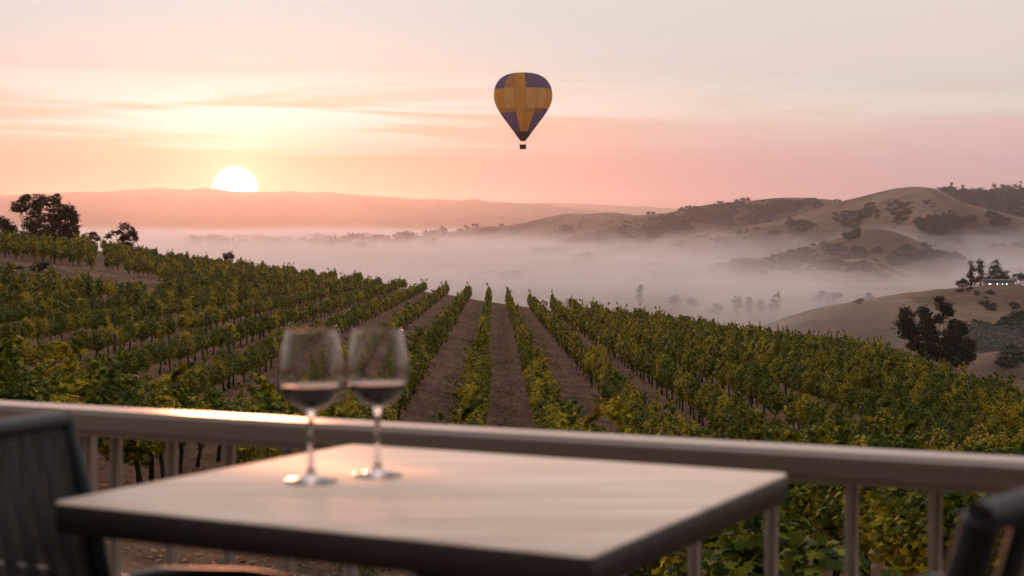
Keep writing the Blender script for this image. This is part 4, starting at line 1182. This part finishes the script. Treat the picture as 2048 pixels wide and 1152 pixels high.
def fog_layer(k, top, dens, x0, x1, y0, y1, amp, wl, seed, label):
    nx, ny = 150, 150
    xs = np.linspace(-1, 1, nx); Y = np.geomspace(y0, y1, ny)
    U, YY = np.meshgrid(xs, Y)
    X = x0 + (x1 - x0) * (U + 1) / 2
    X = X * (YY / y1) ** .75            # narrower towards the camera
    n = fbm(X / wl, YY / (wl * 1.6), 5, seed)
    n2 = fbm(X / 430 + 7, YY / 520, 3, seed + 9)
    T = top + amp * (n * 3.0 + n2 * 3.4)
    PXF = X / YY * F + CX
    T = T - 11 * sstep(900, 1200, YY) * sstep(1400, 1560, PXF) * (1 - sstep(1700, 1900, YY)) * (1 - .7 * sstep(1860, 1960, PXF) * sstep(800, 1000, YY))
    T = T - 3 * sstep(1180, 1400, PXF) * (1 - sstep(900, 1500, YY))
    T = T + 8.5 * sstep(1330, 1430, PXF) * (1 - sstep(1590, 1720, PXF)) * sstep(430, 540, YY) * (1 - sstep(900, 1150, YY))
    edge = np.minimum(1, np.minimum((1 - np.abs(U)) * 12, np.minimum((YY - y0) / (y0 * .6), (y1 - YY) / (y1 * .1))))
    T = -58 + (T + 58) * np.clip(edge, 0.02, 1) ** .5
    B = np.full_like(T, -60.0)
    V = np.concatenate([np.stack([X, YY, T + CZ], -1).reshape(-1, 3), np.stack([X, YY, B + CZ], -1).reshape(-1, 3)])
    i = np.arange((ny - 1) * (nx - 1)); r = i // (nx - 1); c = i % (nx - 1); a = r * nx + c
    top_f = np.stack([a, a + 1, a + nx + 1, a + nx], 1); m = nx * ny
    bot_f = top_f[:, ::-1] + m
    bd = [j for j in range(nx)] + [j * nx + nx - 1 for j in range(1, ny)] + [(ny - 1) * nx + j for j in range(nx - 2, -1, -1)] + [j * nx for j in range(ny - 2, 0, -1)]
    side = np.array([(bd[q], bd[q] + m, bd[(q + 1) % len(bd)] + m, bd[(q + 1) % len(bd)]) for q in range(len(bd))])
    o = mobj('fog_bank', np_mesh('fog', V, np.concatenate([top_f, bot_f, side]), [volume_mat('fog_%d' % k, (.955, .955, .985), dens * .28, .45)], smooth=False))
    tag(o, label, 'fog', kind='stuff')
FOG = [(-41, .0042, 2.5, 'dense lowest fog lying on the valley floor'), (-36, .0026, 2.5, 'thick fog over the valley floor trees'), (-32.5, .0018, 3.0, 'middle sheet of fog in the valley'),
       (-29, .0012, 3.5, 'thin upper fog over the valley'), (-25.5, .0008, 4.2, 'wispy fog top against the hill feet'), (-21.5, .0005, 5.0, 'faintest mist above the fog in the valley'),
       (-15, .0004, 5.0, 'veil of mist lifting off the valley fog'), (-8, .00025, 5.0, 'highest barely visible veil over the valley fog')]
for k, (top, dens, amp, lab) in enumerate(FOG):
    fog_layer(k, top, dens, -5200, 3600, 300 + 30 * k, 9500, amp, 170, 500, lab)

# ragged wisps drifting up against the hill feet and over the valley
fog_layer(8, -30, .0036, -2600, 2600, 900, 3600, 13, 100, 610, 'ragged fog wisps drifting against the feet of the right hills')
fog_layer(9, -39, .0042, -1500, 1500, 330, 1500, 7.0, 60, 640, 'low torn mist between the near hill and the vineyard crest')

# ------------------------------------------------------------------ world
w = bpy.data.worlds.new('World'); scene.world = w; w.use_nodes = True
nt = w.node_tree; nt.nodes.clear(); lk = nt.links
out = nt.nodes.new('ShaderNodeOutputWorld'); bg = nt.nodes.new('ShaderNodeBackground')
tc = nt.nodes.new('ShaderNodeTexCoord')
nrm = nt.nodes.new('ShaderNodeVectorMath'); nrm.operation = 'NORMALIZE'; lk.new(tc.outputs['Generated'], nrm.inputs[0])
sep = nt.nodes.new('ShaderNodeSeparateXYZ'); lk.new(nrm.outputs[0], sep.inputs[0])
ex, ey, ez = sep.outputs
# low clouds: horizontally stretched noise that lies flat overhead
mp = nt.nodes.new('ShaderNodeMapping'); mp.inputs['Scale'].default_value = (3.6, 1.2, 58.0); mp.inputs['Rotation'].default_value = (0, .012, 0); lk.new(nrm.outputs[0], mp.inputs['Vector'])
cn = nt.nodes.new('ShaderNodeTexNoise'); cn.inputs['Scale'].default_value = 1.0; cn.inputs['Detail'].default_value = 7; cn.inputs['Roughness'].default_value = .55; cn.inputs['Distortion'].default_value = .5; lk.new(mp.outputs[0], cn.inputs['Vector'])
mp2 = nt.nodes.new('ShaderNodeMapping'); mp2.inputs['Scale'].default_value = (1.4, 1.0, 14.0); mp2.inputs['Location'].default_value = (3.1, 0, 7.7); lk.new(nrm.outputs[0], mp2.inputs['Vector'])
cn2 = nt.nodes.new('ShaderNodeTexNoise'); cn2.inputs['Scale'].default_value = 1.3; cn2.inputs['Detail'].default_value = 4; lk.new(mp2.outputs[0], cn2.inputs['Vector'])
# elevation nudged by the broad noise so that the bands are not ruler-straight
el = math_n(nt, 'ADD', ez, math_n(nt, 'MULTIPLY_ADD', cn2.outputs['Fac'], .036, -.018))
def e(py): return (HY - py) / F
def sk(stops):   # positions: elevation 0..1 -> sqrt for resolution near horizon
    return ramp(nt, [(min(1, max(0, q)) ** .5, s2l(c)) for q, c in stops])
elp = math_n(nt, 'POWER', math_n(nt, 'MAXIMUM', el, 0.0), .5)
A = sk([(0.0, (205, 115, 98)), (e(390), (208, 124, 106)), (e(330), (220, 146, 120)), (e(270), (228, 182, 150)), (e(200), (228, 208, 192)), (e(140), (214, 214, 208)), (e(60), (200, 216, 214)), (.15, (202, 217, 216)), (.19, (222, 220, 220)), (.35, (255, 241, 230)), (.7, (252, 241, 236)), (1.0, (240, 234, 236))])
B = sk([(0.0, (206, 158, 160)), (e(390), (206, 160, 164)), (e(330), (212, 174, 176)), (e(285), (224, 190, 186)), (e(240), (222, 208, 192)), (e(180), (216, 214, 204)), (e(100), (226, 215, 206)), (.15, (228, 217, 209)), (.22, (230, 221, 218)), (.35, (250, 238, 232)), (.7, (246, 238, 238)), (1.0, (232, 230, 236))])
lk.new(elp, A.inputs[0]); lk.new(elp, B.inputs[0])
# azimuth factor
dt = nt.nodes.new('ShaderNodeVectorMath'); dt.operation = 'DOT_PRODUCT'; lk.new(nrm.outputs[0], dt.inputs[0]); dt.inputs[1].default_value = tuple(sun_dir)
cosang = dt.outputs['Value']
ang = math_n(nt, 'ARCCOSINE', math_n(nt, 'MINIMUM', cosang, 1.0))
az = math_n(nt, 'SUBTRACT', ex, sun_dir[0])
side = math_n(nt, 'MULTIPLY_ADD', math_n(nt, 'ABSOLUTE', az), 2.4, -.10, clamp=True)
col = mixc(nt, side, A.outputs[0], B.outputs[0])
# clouds
cl = math_n(nt, 'MULTIPLY_ADD', cn.outputs['Fac'], 10.0, -4.8, clamp=True)
band = math_n(nt, 'MULTIPLY', math_n(nt, 'MULTIPLY_ADD', ez, 26, -1.0, clamp=True), math_n(nt, 'MULTIPLY_ADD', ez, -28, 3.1, clamp=True))
cln = math_n(nt, 'MULTIPLY', cl, band)
near_sun = math_n(nt, 'MULTIPLY_ADD', ang, -3.2, 1.05, clamp=True)
cl_l = math_n(nt, 'MULTIPLY', cln, math_n(nt, 'MULTIPLY_ADD', near_sun, .8, .30))
col = mixc(nt, cl_l, col, s2l((250, 246, 240)))
dk = math_n(nt, 'MULTIPLY', math_n(nt, 'MULTIPLY_ADD', cn.outputs['Fac'], -6.0, 2.9, clamp=True), band)
col = mixc(nt, math_n(nt, 'MULTIPLY', dk, .38), col, s2l((243, 178, 158)))
# glow round the sun, taller than wide
gl = math_n(nt, 'EXPONENT', math_n(nt, 'MULTIPLY', ang, -19.0))
azn = math_n(nt, 'MULTIPLY', az, 17.0)
pil = math_n(nt, 'EXPONENT', math_n(nt, 'MULTIPLY', math_n(nt, 'MULTIPLY', azn, azn), -1.0))
pz = math_n(nt, 'MULTIPLY', math_n(nt, 'SUBTRACT', ez, float(sun_dir[2]) + .012), 22.0)
pil = math_n(nt, 'MULTIPLY', pil, math_n(nt, 'EXPONENT', math_n(nt, 'MULTIPLY', math_n(nt, 'MULTIPLY', pz, pz), -1.0)))
fwd = math_n(nt, 'GREATER_THAN', ey, 0.0)
gl2 = math_n(nt, 'MULTIPLY', math_n(nt, 'MULTIPLY_ADD', pil, .20, math_n(nt, 'MULTIPLY', gl, .10)), fwd)
gl2 = math_n(nt, 'MULTIPLY', gl2, math_n(nt, 'MULTIPLY_ADD', ez, 40, .2, clamp=True))
col = mixc(nt, 1.0, col, mixc(nt, gl2, (0, 0, 0), (1.0, .62, .30)), 'ADD')
# dusk side of the sky behind the viewer, and the dark below the horizon
back = math_n(nt, 'MULTIPLY_ADD', ey, -1.3, .25, clamp=True)
back = math_n(nt, 'MULTIPLY', back, math_n(nt, 'MULTIPLY_ADD', ez, -2.0, 2.0, clamp=True))
col = mixc(nt, math_n(nt, 'MULTIPLY', back, .92), col, (.030, .024, .022))
low = math_n(nt, 'MULTIPLY_ADD', ez, -30, 0.0, clamp=True)
col = mixc(nt, low, col, (.040, .030, .026))
# physical sky underneath, for the overall tint of the dome
skyn = nt.nodes.new('ShaderNodeTexSky'); skyn.sky_type = 'NISHITA'; skyn.sun_disc = False
skyn.sun_elevation = math.asin(sun_dir[2]); skyn.sun_rotation = math.atan2(sun_dir[0], sun_dir[1]); skyn.air_density = 1.5; skyn.dust_density = 3
skm = nt.nodes.new('ShaderNodeVectorMath'); skm.operation = 'SCALE'; lk.new(skyn.outputs[0], skm.inputs[0]); skm.inputs['Scale'].default_value = .003
col = mixc(nt, 1.0, col, skm.outputs[0], 'ADD')
# sun disc
halo = math_n(nt, 'EXPONENT', math_n(nt, 'MULTIPLY', math_n(nt, 'MAXIMUM', math_n(nt, 'SUBTRACT', ang, .0142), 0.0), -70.0))
col = mixc(nt, 1.0, col, mixc(nt, math_n(nt, 'MULTIPLY', halo, .35), (0, 0, 0), (1.2, .85, .5)), 'ADD')
disc = math_n(nt, 'MULTIPLY_ADD', ang, -600.0, 600 * .0148, clamp=True)
col = mixc(nt, 1.0, col, mixc(nt, disc, (0, 0, 0), (14.0, 14.5, 14.0)), 'ADD')
lk.new(col, bg.inputs[0]); bg.inputs[1].default_value = 1.0
lk.new(bg.outputs[0], out.inputs[0])
try: w.cycles.sampling_method = 'MANUAL'; w.cycles.sample_map_resolution = 2048
except Exception: pass

# sun lamp
sl = bpy.data.lights.new('sun', 'SUN'); sl.energy = 1.0; sl.color = (1.0, .36, .17); sl.angle = math.radians(5.0)
so = bpy.data.objects.new('sun', sl); link(so)
from mathutils import Vector
sd = np.array([sun_dir[0], sun_dir[1], sun_dir[2] + .022])
so.rotation_euler = Vector(tuple(-sd)).to_track_quat('-Z', 'Y').to_euler()
so.location = (-60, 300, 60)

# ------------------------------------------------------------------ camera
cam = bpy.data.cameras.new('camera'); co = bpy.data.objects.new('camera', cam); link(co)
co.location = (0, 0, CZ); co.rotation_euler = (math.radians(90), 0, 0)
cam.sensor_width = 36.0; cam.lens = 36.0 * F / 2048.0; cam.shift_y = -(576 - HY) / 2048.0
cam.clip_start = .05; cam.clip_end = 40000
cam.dof.use_dof = True; cam.dof.focus_distance = 70.0; cam.dof.aperture_fstop = 5.2; cam.dof.aperture_blades = 0
scene.camera = co

scene.render.engine = 'CYCLES'
cy = scene.cycles
cy.use_denoising = True
try: cy.denoiser = 'OPENIMAGEDENOISE'; cy.denoising_input_passes = 'RGB_ALBEDO_NORMAL'
except Exception: pass
cy.max_bounces = 10; cy.diffuse_bounces = 3; cy.glossy_bounces = 4; cy.transmission_bounces = 10; cy.volume_bounces = 3; cy.transparent_max_bounces = 64
cy.sample_clamp_indirect = 6.0
cy.caustics_reflective = False; cy.caustics_refractive = False
vs = scene.view_settings; vs.view_transform = 'Standard'; vs.look = 'None'; vs.exposure = 0; vs.gamma = 1; vs.use_curve_mapping = False
